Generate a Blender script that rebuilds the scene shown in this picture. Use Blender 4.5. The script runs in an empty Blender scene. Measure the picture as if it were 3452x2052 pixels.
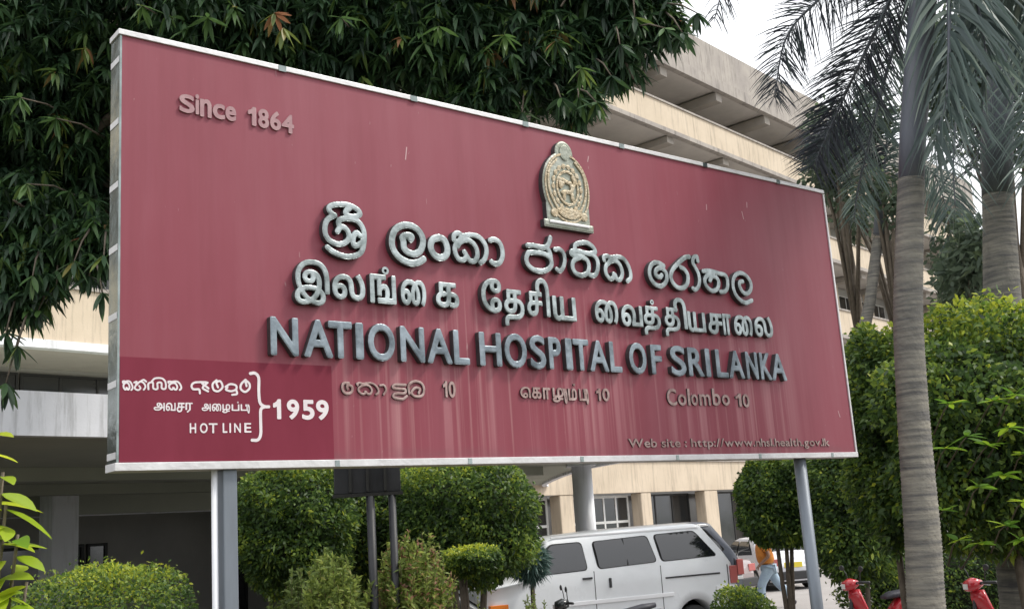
import bpy, bmesh, math, random
import numpy as np
from mathutils import Vector, Matrix
R=math.radians
rng=np.random.default_rng(7); random.seed(7)
S=bpy.context.scene; COL=S.collection

# ------------------------------------------------------------ camera
F_PX=3650.; PITCH,ROLL=.2045,-.067; CZ=2.1; CX,CY=1726.,1026.
_cp,_sp=math.cos(PITCH),math.sin(PITCH); _cr,_sr=math.cos(ROLL),math.sin(ROLL)
FWD=np.array([0,_cp,_sp]); _u0=np.array([0,-_sp,_cp]); _r0=np.array([1.,0,0])
RT=_r0*_cr+_u0*_sr; UP=_u0*_cr-_r0*_sr
cd=bpy.data.cameras.new('camera'); cam=bpy.data.objects.new('camera',cd); COL.objects.link(cam)
cd.sensor_width=36; cd.lens=36*F_PX/3452; cd.clip_end=3000; cd.clip_start=.05
cam.matrix_world=Matrix(((RT[0],UP[0],-FWD[0],0),(RT[1],UP[1],-FWD[1],0),(RT[2],UP[2],-FWD[2],CZ),(0,0,0,1)))
S.camera=cam
def ray(x,y): return FWD+RT*(x-CX)/F_PX-UP*(y-CY)/F_PX
def pt(x,y,Y):            # world point on the sight line at world distance Y (used to measure positions)
    d=ray(x,y); return np.array([0,0,CZ])+d*Y/d[1]
def gp(x,Y,z=0.):         # ground point that has image column x at distance Y
    p=pt(x,1740,Y); return np.array([p[0],Y,z])

# ------------------------------------------------------------ world, sun, exposure
SUN_DIR=Vector((.80,.10,1.0)).normalized()
w=bpy.data.worlds.new('World'); S.world=w; w.use_nodes=True; nt=w.node_tree; nt.nodes.clear()
sky=nt.nodes.new('ShaderNodeTexSky'); sky.sky_type='NISHITA'; sky.sun_disc=False
sky.sun_elevation=math.asin(SUN_DIR.z); sky.sun_rotation=math.atan2(SUN_DIR.x,SUN_DIR.y)
sky.dust_density=6; sky.air_density=1.2; sky.ozone_density=1.; sky.altitude=0
hs=nt.nodes.new('ShaderNodeHueSaturation'); hs.inputs['Saturation'].default_value=.22; hs.inputs['Value'].default_value=1.0
mxw=nt.nodes.new('ShaderNodeMix'); mxw.data_type='RGBA'; mxw.inputs['Factor'].default_value=.72
mxw.inputs['B'].default_value=(17.5,17.8,18.4,1)      # even cloud cover over the clear sky
bg=nt.nodes.new('ShaderNodeBackground'); bg.inputs['Strength'].default_value=.1
ow=nt.nodes.new('ShaderNodeOutputWorld')
nt.links.new(sky.outputs[0],hs.inputs['Color']); nt.links.new(hs.outputs[0],mxw.inputs['A'])
nt.links.new(mxw.outputs['Result'],bg.inputs['Color']); nt.links.new(bg.outputs[0],ow.inputs[0])
sl=bpy.data.lights.new('sun','SUN'); sl.energy=2.7; sl.angle=R(10); sl.color=(1,.95,.86)
so=bpy.data.objects.new('sun',sl); COL.objects.link(so); so.rotation_euler=SUN_DIR.to_track_quat('Z','Y').to_euler(); so.location=(0,0,40)
S.view_settings.view_transform='Standard'; S.view_settings.look='None'; S.view_settings.gamma=1; S.view_settings.exposure=.1
try: S.view_settings.use_curve_mapping=False
except Exception: pass
S.cycles.max_bounces=6; S.cycles.transparent_max_bounces=6; S.cycles.sample_clamp_indirect=6

# ------------------------------------------------------------ materials
def mat(name,col,rough=.6,metal=0.,col2=None,scale=3.,detail=6,bump=0.,bscale=40,streak=0.,scol=(.05,.045,.04),spec=.5,stretch=None,coat=0):
    m=bpy.data.materials.new(name); m.use_nodes=True; n=m.node_tree.nodes; l=m.node_tree.links
    b=n['Principled BSDF']; b.inputs['Roughness'].default_value=rough; b.inputs['Metallic'].default_value=metal
    b.inputs['Specular IOR Level'].default_value=spec; b.inputs['Base Color'].default_value=(*col,1)
    if coat: b.inputs['Coat Weight'].default_value=coat; b.inputs['Coat Roughness'].default_value=.08
    tc=n.new('ShaderNodeTexCoord'); out=None
    if col2 is not None:
        no=n.new('ShaderNodeTexNoise'); no.inputs['Scale'].default_value=scale; no.inputs['Detail'].default_value=detail; no.inputs['Roughness'].default_value=.62
        mp=n.new('ShaderNodeMapping'); mp.inputs['Scale'].default_value=stretch or (1,1,1)
        l.new(tc.outputs['Object'],mp.inputs[0]); l.new(mp.outputs[0],no.inputs['Vector'])
        cr=n.new('ShaderNodeValToRGB'); cr.color_ramp.elements[0].position=.35; cr.color_ramp.elements[1].position=.68
        cr.color_ramp.elements[0].color=(*col,1); cr.color_ramp.elements[1].color=(*col2,1)
        l.new(no.outputs['Fac'],cr.inputs[0]); out=cr.outputs[0]
        rr=n.new('ShaderNodeMapRange'); rr.inputs['To Min'].default_value=max(rough-.12,.03); rr.inputs['To Max'].default_value=min(rough+.12,1)
        l.new(no.outputs['Fac'],rr.inputs[0]); l.new(rr.outputs[0],b.inputs['Roughness'])
    if streak>0:
        no2=n.new('ShaderNodeTexNoise'); no2.inputs['Scale'].default_value=1.; no2.inputs['Detail'].default_value=8; no2.inputs['Roughness'].default_value=.7
        mp2=n.new('ShaderNodeMapping'); mp2.inputs['Scale'].default_value=(5,5,.45)
        l.new(tc.outputs['Object'],mp2.inputs[0]); l.new(mp2.outputs[0],no2.inputs['Vector'])
        r2=n.new('ShaderNodeValToRGB'); r2.color_ramp.elements[0].position=.5; r2.color_ramp.elements[0].color=(0,0,0,1)
        r2.color_ramp.elements[1].position=.74; r2.color_ramp.elements[1].color=(streak,streak,streak,1)
        l.new(no2.outputs['Fac'],r2.inputs[0])
        mx=n.new('ShaderNodeMix'); mx.data_type='RGBA'; mx.inputs['B'].default_value=(*scol,1)
        if out: l.new(out,mx.inputs['A'])
        else: mx.inputs['A'].default_value=(*col,1)
        l.new(r2.outputs[0],mx.inputs['Factor']); out=mx.outputs['Result']
    if out: l.new(out,b.inputs['Base Color'])
    if bump>0:
        nb=n.new('ShaderNodeTexNoise'); nb.inputs['Scale'].default_value=bscale; nb.inputs['Detail'].default_value=5
        bp=n.new('ShaderNodeBump'); bp.inputs['Strength'].default_value=bump; bp.inputs['Distance'].default_value=.02
        l.new(tc.outputs['Object'],nb.inputs['Vector']); l.new(nb.outputs['Fac'],bp.inputs['Height']); l.new(bp.outputs[0],b.inputs['Normal'])
    return m
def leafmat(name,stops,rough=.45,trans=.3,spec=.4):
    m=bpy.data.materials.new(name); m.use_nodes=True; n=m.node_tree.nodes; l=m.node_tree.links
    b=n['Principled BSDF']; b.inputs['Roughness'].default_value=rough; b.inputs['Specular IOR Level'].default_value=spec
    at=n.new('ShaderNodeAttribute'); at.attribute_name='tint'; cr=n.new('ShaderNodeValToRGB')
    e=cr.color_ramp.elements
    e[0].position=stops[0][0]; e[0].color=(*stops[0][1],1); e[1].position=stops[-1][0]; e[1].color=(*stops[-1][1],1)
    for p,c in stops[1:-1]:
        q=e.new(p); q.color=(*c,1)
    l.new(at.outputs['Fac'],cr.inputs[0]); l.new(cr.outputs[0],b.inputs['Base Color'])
    t=n.new('ShaderNodeBsdfTranslucent'); mx=n.new('ShaderNodeMixShader'); mx.inputs[0].default_value=trans
    h=n.new('ShaderNodeHueSaturation'); h.inputs['Value'].default_value=1.5; h.inputs['Hue'].default_value=.49
    l.new(cr.outputs[0],h.inputs['Color']); l.new(h.outputs[0],t.inputs[0])
    l.new(b.outputs[0],mx.inputs[1]); l.new(t.outputs[0],mx.inputs[2]); l.new(mx.outputs[0],n['Material Output'].inputs[0])
    return m

# ------------------------------------------------------------ object helpers
def link(o,parent=None):
    COL.objects.link(o)
    if parent is not None: o.parent=parent
    return o
def meta(o,label=None,cat=None,group=None,kind=None):
    if label: o['label']=label
    if cat: o['category']=cat
    if group: o['group']=group
    if kind: o['kind']=kind
    return o
def thing(name,label,cat,loc=(0,0,0),rz=0.,group=None):
    o=bpy.data.objects.new(name,None); o.empty_display_size=.2; link(o)
    o.location=tuple(float(v) for v in loc); o.rotation_euler=(0,0,rz); return meta(o,label,cat,group)
def meshobj(name,v,f,m,parent=None,smooth=False,tint=None):
    me=bpy.data.meshes.new(name)
    v=np.asarray(v,dtype=np.float32).reshape(-1,3)
    if isinstance(f,np.ndarray):
        k=f.shape[1]; nf=f.shape[0]
        me.vertices.add(len(v)); me.vertices.foreach_set('co',v.ravel())
        me.loops.add(nf*k); me.loops.foreach_set('vertex_index',f.astype(np.int32).ravel())
        me.polygons.add(nf); me.polygons.foreach_set('loop_start',np.arange(0,nf*k,k,dtype=np.int32))
        me.update(calc_edges=True)
    else:
        me.from_pydata(v.tolist(),[],[list(q) for q in f]); me.update()
    if tint is not None:
        a=me.attributes.new('tint','FLOAT','POINT'); a.data.foreach_set('value',np.asarray(tint,dtype=np.float32))
    if smooth: me.polygons.foreach_set('use_smooth',np.ones(len(me.polygons),dtype=bool))
    if m: me.materials.append(m)
    return link(bpy.data.objects.new(name,me),parent)
def bmobj(name,bm,m,parent=None,smooth=False):
    bmesh.ops.recalc_face_normals(bm,faces=bm.faces)
    me=bpy.data.meshes.new(name); bm.to_mesh(me); bm.free()
    for k in (m if isinstance(m,(list,tuple)) else [m]): me.materials.append(k)
    if smooth:
        me.polygons.foreach_set('use_smooth',np.ones(len(me.polygons),dtype=bool))
    return link(bpy.data.objects.new(name,me),parent)
def box(bm,x0,x1,y0,y1,z0,z1,bev=0.,seg=2):
    M=Matrix.Translation(((x0+x1)/2,(y0+y1)/2,(z0+z1)/2))@Matrix.Diagonal((abs(x1-x0),abs(y1-y0),abs(z1-z0),1))
    r=bmesh.ops.create_cube(bm,size=1,matrix=M)
    if bev>0:
        es=list({e for v in r['verts'] for e in v.link_edges})
        bmesh.ops.bevel(bm,geom=es,offset=bev,segments=seg,affect='EDGES',profile=.6)
def boxo(name,x0,x1,y0,y1,z0,z1,m,parent=None,bev=0.):
    bm=bmesh.new(); box(bm,x0,x1,y0,y1,z0,z1,bev); return bmobj(name,bm,m,parent)
def tube(pts,rad,n=10,cap=True):
    pts=[Vector(p) for p in pts]; V=[];Fc=[]
    if not hasattr(rad,'__len__'): rad=[rad]*len(pts)
    ref=Vector((.3,.9,.2)).normalized()
    for i,p in enumerate(pts):
        t=(pts[min(i+1,len(pts)-1)]-pts[max(i-1,0)]).normalized()
        a=t.cross(ref); 
        if a.length<.05: a=t.cross(Vector((1,0,0)))
        a.normalize(); b=t.cross(a)
        for k in range(n):
            an=2*math.pi*k/n; V.append(p+(a*math.cos(an)+b*math.sin(an))*rad[i])
    for i in range(len(pts)-1):
        for k in range(n):
            Fc.append((i*n+k,i*n+(k+1)%n,(i+1)*n+(k+1)%n,(i+1)*n+k))
    if cap: Fc.append(tuple(range(n))[::-1]); Fc.append(tuple(range((len(pts)-1)*n,len(pts)*n)))
    return [tuple(v) for v in V],Fc
def tubeo(name,pts,rad,m,parent=None,n=10):
    v,f=tube(pts,rad,n); return meshobj(name,v,f,m,parent,smooth=True)
def catmull(P,k=6,closed=False):
    P=[np.array(p,float) for p in P]
    Q=[P[0]*2-P[1]]+P+[P[-1]*2-P[-2]]
    if closed: Q=[P[-2]]+P+[P[1]]
    out=[]
    for i in range(1,len(Q)-2):
        a,b,c,d=Q[i-1],Q[i],Q[i+1],Q[i+2]
        for t in np.arange(k)/k:
            out.append(.5*((2*b)+(c-a)*t+(2*a-5*b+4*c-d)*t*t+(3*b-a-3*c+d)*t**3))
    out.append(Q[-2]); return out
def prism(bm,poly,axis,d0,d1):
    """extrude a 2-D outline; axis 'y': (x,z) outline from y=d0 to d1; axis 'x': (y,z)"""
    def P(a,b,d): return (a,d,b) if axis=='y' else (d,a,b)
    A=[bm.verts.new(P(a,b,d0)) for a,b in poly]; B=[bm.verts.new(P(a,b,d1)) for a,b in poly]
    n=len(poly); fs=[bm.faces.new(A),bm.faces.new(B[::-1])]
    for i in range(n): fs.append(bm.faces.new((A[i],B[i],B[(i+1)%n],A[(i+1)%n])))
    return fs

# ------------------------------------------------------------ leaves
def strips(base,dr,up,L,W,droop,ts,hw,fold=.0):
    """leaf blades: N blades with sections ts / half widths hw (the last one a point), folded along the midrib"""
    N=len(base); dr=dr/np.linalg.norm(dr,axis=1,keepdims=True)
    side=np.cross(dr,up); side/=np.linalg.norm(side,axis=1,keepdims=True)+1e-9; nor=np.cross(side,dr)
    V=[]; ts=np.array(ts); nS=len(ts)
    for t,h in zip(ts[:-1],hw[:-1]):
        c=base+dr*(L*t)[:,None]; c[:,2]-=droop*L*t*t
        V+= [c-side*(W*h)[:,None], c-nor*(W*h*fold)[:,None], c+side*(W*h)[:,None]] if fold>0 else [c-side*(W*h)[:,None], c+side*(W*h)[:,None]]
    c=base+dr*L[:,None]; c[:,2]-=droop*L; V.append(c)
    V=np.stack(V,1); k=3 if fold>0 else 2; F=[]
    for i in range(nS-2):
        for j in range(k-1):
            a=i*k+j; F+=[(a,a+1,a+k+1),(a,a+k+1,a+k)]
    a=(nS-2)*k
    for j in range(k-1): F.append((a+j,a+j+1,a+k))
    F=np.array(F); K=V.shape[1]
    FF=(F[None]+(np.arange(N)*K)[:,None,None]).reshape(-1,3)
    return V.reshape(-1,3),FF,K
def rand_dirs(n):
    d=rng.normal(size=(n,3)); return d/np.linalg.norm(d,axis=1,keepdims=True)
# ============================================================ MATERIALS
M={}
M['grass']=mat('grass_ground',(.035,.055,.015),.9,col2=(.07,.08,.03),scale=2,bump=.6,bscale=60)
M['tarmac']=mat('pale_tarmac',(.30,.28,.27),.85,col2=(.38,.36,.35),scale=.6,bump=.3,bscale=80)
M['kerb']=mat('kerb_concrete',(.35,.34,.32),.85,col2=(.25,.24,.22),scale=3)
M['cream']=mat('cream_paint',(.62,.52,.40),.8,col2=(.54,.45,.34),scale=.7,streak=.7,scol=(.20,.16,.12),bump=.15,bscale=25)
M['parapet']=mat('weathered_concrete',(.42,.38,.34),.9,col2=(.31,.28,.26),scale=.9,streak=.85,scol=(.10,.09,.085),bump=.3,bscale=12)
M['white']=mat('white_paint',(.84,.85,.89),.7,col2=(.78,.79,.83),scale=1.2,streak=.5,scol=(.25,.25,.24),bump=.1)
M['stained']=mat('lichen_stained_white_paint',(.86,.87,.92),.7,col2=(.78,.79,.84),scale=1.5,streak=.8,scol=(.16,.16,.155),bump=.1)
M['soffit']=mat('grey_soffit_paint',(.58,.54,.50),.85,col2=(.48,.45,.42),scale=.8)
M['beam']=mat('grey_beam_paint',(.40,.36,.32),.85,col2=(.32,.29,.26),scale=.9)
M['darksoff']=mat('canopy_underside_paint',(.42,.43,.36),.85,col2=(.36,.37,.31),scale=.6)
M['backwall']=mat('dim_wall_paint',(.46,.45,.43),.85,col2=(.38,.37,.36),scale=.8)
M['glass']=mat('dark_glass',(.02,.022,.025),.08,spec=.8,col2=(.03,.032,.033),scale=2)
M['curtain']=mat('curtain_cloth',(.33,.31,.29),.9,col2=(.24,.23,.21),scale=6,stretch=(4,4,.2))
M['frame']=mat('white_window_frame',(.72,.72,.70),.5,col2=(.6,.6,.58),scale=5)
M['darkframe']=mat('dark_door_frame',(.02,.02,.02),.5)
M['post']=mat('galvanised_steel',(.22,.25,.29),.5,metal=.3,col2=(.17,.19,.22),scale=2.5,stretch=(3,3,.5))
M['redpanel']=None
M['stainless']=mat('weathered_stainless',(.49,.55,.56),.38,metal=.5,col2=(.15,.18,.18),scale=9,detail=10,bump=.12,bscale=45)
M['bluesteel']=mat('blue_grey_letter_steel',(.30,.35,.39),.36,metal=.55,col2=(.10,.125,.145),scale=8,detail=9,bump=.12,bscale=30)
M['side']=mat('letter_return_dark',(.045,.05,.055),.5,metal=.2,col2=(.09,.09,.09),scale=20)
M['alu']=mat('aluminium_trim',(.74,.73,.74),.4,metal=.3,col2=(.58,.57,.58),scale=4,stretch=(1,1,1),bump=.15,bscale=30)
M['alu_side']=mat('mirror_aluminium',(.30,.34,.33),.2,metal=.9,col2=(.16,.19,.18),scale=7,bump=.25,bscale=7)
M['vinyl']=mat('white_vinyl',(.80,.74,.76),.5,col2=(.70,.63,.66),scale=12)
M['worn']=mat('tarnished_metal',(.25,.15,.14),.6,metal=.2,col2=(.50,.38,.36),scale=18,detail=8)
M['pinkletter']=mat('faded_pink_letter_paint',(.33,.17,.19),.5,col2=(.42,.26,.27),scale=12)
M['chip']=mat('bare_primer',(.50,.30,.32),.6)
M['gold']=mat('aged_gold_relief',(.40,.31,.19),.5,metal=.35,col2=(.55,.49,.38),scale=16,detail=8,bump=.5,bscale=60)
M['emb_plate']=mat('emblem_plate_metal',(.28,.30,.24),.45,metal=.35,col2=(.42,.44,.40),scale=9,detail=8,bump=.3,bscale=40)
M['trunk']=mat('palm_trunk_bark',(.085,.082,.08),.9,col2=(.27,.25,.205),scale=1.3,detail=10,stretch=(1.6,1.6,22),streak=.5,scol=(.06,.06,.065),bump=.9,bscale=18)
M['shaft']=mat('palm_crownshaft',(.08,.09,.115),.55,col2=(.13,.14,.16),scale=2,stretch=(4,4,.5))
M['bark']=mat('tree_bark',(.10,.08,.06),.95,col2=(.16,.13,.10),scale=8,bump=.8,bscale=20)
M['vanpaint']=mat('white_van_paint',(.80,.82,.84),.3,col2=(.73,.75,.76),scale=1.5,coat=.4)
M['vanstripe']=mat('pale_sill_trim',(.85,.85,.86),.35)
M['rubber']=mat('black_rubber',(.018,.018,.018),.7)
M['tyre']=mat('tyre_rubber',(.025,.025,.025),.85,bump=.3)
M['rim']=mat('steel_rim',(.42,.43,.44),.35,metal=.6,col2=(.3,.3,.31),scale=8)
M['carglass']=mat('tinted_car_glass',(.012,.013,.016),.03,spec=1.)
M['trimblk']=mat('black_plastic',(.03,.03,.032),.5)
M['orange_lens']=mat('orange_indicator_lens',(.75,.20,.02),.25)
M['red_lens']=mat('red_lamp_lens',(.45,.12,.11),.25)
M['brownpaint']=mat('grey_brown_car_paint',(.30,.25,.25),.3,coat=.4)
M['whitecar']=mat('white_car_paint',(.70,.70,.74),.3,coat=.4)
M['darkpaint']=mat('dark_blue_van_paint',(.05,.06,.085),.4,coat=.3)
M['blackpaint']=mat('black_car_paint',(.02,.025,.025),.25,coat=.5)
M['redpaint']=mat('red_scooter_paint',(.42,.02,.03),.25,coat=.5)
M['seat']=mat('black_vinyl_seat',(.03,.03,.04),.5,bump=.2)
M['plate']=mat('yellow_number_plate',(.75,.60,.05),.5)
M['shirt']=mat('orange_shirt_cloth',(.62,.24,.04),.85,col2=(.50,.17,.03),scale=6,bump=.4,bscale=14)
M['jeans']=mat('pale_blue_trouser_cloth',(.38,.50,.58),.85,col2=(.30,.38,.50),scale=6,bump=.4,bscale=14)
M['skin']=mat('skin',(.22,.12,.075),.6)
M['hair']=mat('black_hair',(.01,.01,.01),.6)
M['shoe']=mat('dark_shoe',(.06,.055,.07),.6)
M['boardblk']=mat('black_notice_board_back',(.012,.013,.017),.5,col2=(.035,.036,.042),scale=3)
M['soil']=mat('planting_soil',(.07,.05,.035),.95,col2=(.12,.09,.06),scale=5,bump=.8,bscale=30)
M['mango']=leafmat('mango_leaf',[(0,(.020,.042,.024)),(.45,(.040,.085,.038)),(.75,(.085,.165,.045)),(.93,(.16,.20,.04)),(1,(.28,.14,.07))],.42,.28)
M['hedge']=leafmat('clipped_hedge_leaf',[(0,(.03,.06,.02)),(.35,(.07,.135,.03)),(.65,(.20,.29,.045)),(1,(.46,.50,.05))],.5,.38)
M['bigleaf']=leafmat('broad_bright_leaf',[(0,(.05,.13,.02)),(.5,(.15,.30,.025)),(1,(.45,.52,.04))],.35,.45)
M['feather']=leafmat('feathery_leaf',[(0,(.08,.12,.04)),(.55,(.20,.27,.07)),(.85,(.34,.42,.10)),(1,(.38,.19,.14))],.6,.4)
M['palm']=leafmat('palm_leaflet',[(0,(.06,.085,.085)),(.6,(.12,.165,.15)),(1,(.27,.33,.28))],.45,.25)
M['palmdark']=leafmat('dark_palm_leaflet',[(0,(.03,.03,.045)),(.6,(.05,.06,.07)),(1,(.08,.12,.10))],.5,.2)  # darker copy of the palm leaflet, backlit silhouette put into the colour
M['distant']=leafmat('distant_tree_leaf',[(0,(.05,.075,.05)),(.6,(.10,.14,.085)),(1,(.2,.26,.13))],.6,.25)
M['teal']=leafmat('bluish_shrub_leaf',[(0,(.03,.07,.06)),(.6,(.09,.16,.14)),(1,(.25,.33,.28))],.45,.25)
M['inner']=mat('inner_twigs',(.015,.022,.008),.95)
M['drygr']=leafmat('dry_stem',[(0,(.12,.08,.05)),(1,(.24,.17,.12))],.8,.1)

SZ0=CZ+.434
def board_material():
    """faded red painted sheet with pale rain streaks that run down from the lettering"""
    m=bpy.data.materials.new('faded_red_board_paint'); m.use_nodes=True; n=m.node_tree.nodes; l=m.node_tree.links
    b=n['Principled BSDF']; b.inputs['Roughness'].default_value=.42; b.inputs['Specular IOR Level'].default_value=.4
    tc=n.new('ShaderNodeTexCoord')
    def noise(sc,vs,det=6,ro=.6):
        mp=n.new('ShaderNodeMapping'); mp.inputs['Scale'].default_value=vs; no=n.new('ShaderNodeTexNoise')
        no.inputs['Scale'].default_value=sc; no.inputs['Detail'].default_value=det; no.inputs['Roughness'].default_value=ro
        l.new(tc.outputs['Object'],mp.inputs[0]); l.new(mp.outputs[0],no.inputs['Vector']); return no.outputs['Fac']
    def ramp(f,p0,c0,p1,c1):
        r=n.new('ShaderNodeValToRGB'); e=r.color_ramp.elements; e[0].position=p0;e[1].position=p1;e[0].color=(*c0,1);e[1].color=(*c1,1); l.new(f,r.inputs[0]); return r.outputs[0]
    def mix(f,a,c,k=1.):
        x=n.new('ShaderNodeMix'); x.data_type='RGBA'
        if k!=1.:
            q=n.new('ShaderNodeMath'); q.operation='MULTIPLY'; q.inputs[1].default_value=k; l.new(f,q.inputs[0]); f=q.outputs[0]
        l.new(f,x.inputs['Factor'])
        for s,v in (('A',a),('B',c)):
            if isinstance(v,tuple): x.inputs[s].default_value=(*v,1)
            else: l.new(v,x.inputs[s])
        return x.outputs['Result']
    g=lambda v:(v,v,v)
    base=ramp(noise(.55,(1,1,1),4),.3,(.225,.034,.055),.7,(.265,.054,.080))
    base=mix(ramp(noise(1.3,(3.2,1,.35),7,.65),.42,g(0),.75,g(1)),base,(.33,.11,.14),.3)
    base=mix(ramp(noise(1.,(9,1,.6),6,.6),.48,g(0),.7,g(1)),base,(.20,.030,.048),.4)
    sx=n.new('ShaderNodeSeparateXYZ'); l.new(tc.outputs['Object'],sx.inputs[0])
    # streak mask: below the three lines of raised letters
    def rng_(o,a,b_,c=0.,d=1.):
        r=n.new('ShaderNodeMapRange'); r.interpolation_type='SMOOTHSTEP'
        r.inputs['From Min'].default_value=a; r.inputs['From Max'].default_value=b_; r.inputs['To Min'].default_value=c; r.inputs['To Max'].default_value=d
        l.new(o,r.inputs[0]); return r.outputs[0]
    def mul(a,c):
        q=n.new('ShaderNodeMath'); q.operation='MULTIPLY'; l.new(a,q.inputs[0]); l.new(c,q.inputs[1]); return q.outputs[0]
    mk=mul(mul(rng_(sx.outputs['Z'],SZ0+1.35,SZ0+.72),rng_(sx.outputs['X'],.9,1.7)),mul(rng_(sx.outputs['X'],5.9,5.3),rng_(sx.outputs['Z'],SZ0-.3,SZ0+.3)))
    st=ramp(noise(1.,(11,1,.16),3,.5),.5,g(0),.62,g(1))
    st2=ramp(noise(1.,(34,1,.25),3,.5),.55,g(0),.68,g(1))
    base=mix(mul(st,mk),base,(.44,.20,.22),.42)
    base=mix(mul(st2,mk),base,(.50,.28,.28),.3)
    grime=mul(rng_(sx.outputs['Z'],SZ0+.12,SZ0+.02),ramp(noise(6,(1,1,2),6),.35,g(0),.7,g(1)))
    base=mix(grime,base,(.16,.07,.08),.6)
    sc=ramp(noise(42,(1,1,.25),2,.5),.73,g(0),.76,g(1))
    base=mix(sc,base,(.50,.36,.36),.35)
    l.new(base,b.inputs['Base Color'])
    rr=n.new('ShaderNodeMapRange'); rr.inputs['To Min'].default_value=.36; rr.inputs['To Max'].default_value=.58
    l.new(noise(2.,(2,1,.5)),rr.inputs[0]); l.new(rr.outputs[0],b.inputs['Roughness'])
    bp=n.new('ShaderNodeBump'); bp.inputs['Strength'].default_value=.12; bp.inputs['Distance'].default_value=.03
    l.new(noise(1.2,(1.6,1,.6),3),bp.inputs['Height']); l.new(bp.outputs[0],b.inputs['Normal'])
    return m
M['redpanel']=board_material()
M['hotpanel']=mat('dark_crimson_sticker',(.175,.018,.038),.6,spec=.22,col2=(.215,.028,.054),scale=1.2,stretch=(2,1,.6),bump=.08,bscale=3)

# ============================================================ GROUND
def sheet(name,x0,x1,y0,y1,z,m,nx=1,ny=1):
    xs=np.linspace(x0,x1,nx+1); ys=np.linspace(y0,y1,ny+1)
    v=[(x,y,z) for y in ys for x in xs]; f=[(j*(nx+1)+i,j*(nx+1)+i+1,(j+1)*(nx+1)+i+1,(j+1)*(nx+1)+i) for j in range(ny) for i in range(nx)]
    return meshobj(name,v,f,m)
meta(sheet('ground',-900,900,-600,1500,-.02,M['grass']),kind='structure')
meta(sheet('car_park',-40,60,13.2,75,.0,M['tarmac']),kind='structure')
meta(boxo('kerb',-40,60,13.0,13.2,-.02,.12,M['kerb'],bev=.02),kind='structure')
meta(sheet('planting_bed',-14,16,3,12.9,.004,M['soil']),kind='structure')

# ============================================================ HOSPITAL BUILDING
YB=.8517590854667213; P0=(-10.371,24.4,0)
B=thing('hospital_building','long cream and grey hospital building with deep verandahs and stained concrete parapets behind the sign','building',P0,YB)
S0,S1=-14.,66.
bands=[(3.15,4.3,'cream'),(7.0,8.25,'cream'),(10.9,12.2,'cream'),(14.95,16.1,'cream'),(18.62,19.8,'cream')]
bay=4.65; col0=17.9
cols=[col0+bay*k for k in range(-6,11)]
for i,(z0,z1,k) in enumerate(bands):
    x0=7.0 if i==0 else S0
    boxo('wall_band',x0,S1,0,.18,z0,z1,M[k],B,.015)
    boxo('coping',x0,S1,-.06,.24,z1,z1+.09,M['parapet'],B,.01)
    if i: boxo('ledge',S0,S1,-.09,.2,z0-.20,z0-.002,M['white' if i<2 else 'parapet'],B,.01)
    if i: boxo('floor_slab',S0,S1,.2,5,z0-.16,z0+.1,M['soffit'],B)
    top=(bands[i+1][0]-.2) if i<4 else 21.7
    if i>0 or True:
        # verandah back wall above each band, with windows, and beams under the next slab
        yb=5.2 if i==4 else 2.9
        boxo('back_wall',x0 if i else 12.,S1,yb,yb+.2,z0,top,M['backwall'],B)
        for c in cols:
            if c<x0: continue
            if i>0 or c>12:
                if i<4: boxo('pillar',c-.22,c+.22,1.9,2.3,z1+.09,top-.0,M['cream'],B)
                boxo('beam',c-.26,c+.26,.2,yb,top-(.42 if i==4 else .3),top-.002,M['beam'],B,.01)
boxo('roof_slab',S0,S1,.25,14,21.78,22.0,M['soffit'],B)
boxo('beam',S0,S1,4.2,4.6,21.25,21.77,M['beam'],B)
boxo('roof_parapet',S0,S1,0,.25,21.7,23.95,M['parapet'],B,.02)
boxo('parapet_lip',S0,S1,-.05,.0-.003,21.7,22.25,M['parapet'],B,.01)
boxo('roof_room',25,36.5,3.5,9,22,26.3,M['parapet'],B,.02)
boxo('end_wall',S1-.3,S1,.3,14,0,22,M['cream'],B)
# ---- upper windows: seen in the bays that show beside the leaves and palms
def window(x0,x1,y,z0,z1,nc,rows,curt=True,fm='frame',t=.05):
    wbm=bmesh.new()
    box(wbm,x0,x1,y-.06,y,z0,z0+t); box(wbm,x0,x1,y-.06,y,z1-t,z1)
    box(wbm,x0,x0+t,y-.06,y,z0+t,z1-t); box(wbm,x1-t,x1,y-.06,y,z0+t,z1-t)
    xs=np.linspace(x0+t,x1,nc+1); zs=[z0+t]+[z0+(z1-z0)*r for r in rows]+[z1]
    for x in xs[1:-1]: box(wbm,x-t,x,y-.052,y,z0+t,z1-t)
    for z in zs[1:-1]: box(wbm,x0+t,x1-t,y-.056,y-.001,z-t,z)
    wn=bmobj('window',wbm,M[fm],B)
    for i in range(nc):
        for j in range(len(zs)-1):
            p=boxo('pane',xs[i]+.004,xs[i+1]-t-.004,y-.03,y-.022,zs[j]+.004,zs[j+1]-t-.004,M['glass'],wn)
    if curt:
        n=int((x1-x0)/.06); v=[];f=[]
        for k in range(n+1):
            x=x0+t+(x1-x0-2*t)*k/n; yy=y+.09+.03*math.sin(k*1.9)+.015*math.sin(k*.7); v+=[(x,yy,z0+t),(x,yy,z1-t)]
            if k: f.append((2*k-2,2*k,2*k+1,2*k-1))
        meshobj('curtain',v,f,M['curtain'],wn)
for i in (1,2,3,4):
    z0,z1,_=bands[i]; top=(bands[i+1][0]-.2) if i<4 else 21.7
    for k,c in enumerate(cols[:-1]):
        if i==1 and not(-12<c<2 or c>36): continue
        if i>1 and c<8: continue
        window(c+.5,c+bay-.5,5.19 if i==4 else 2.89,z1-.2,top-.45,4,[.45],curt=False)
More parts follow.
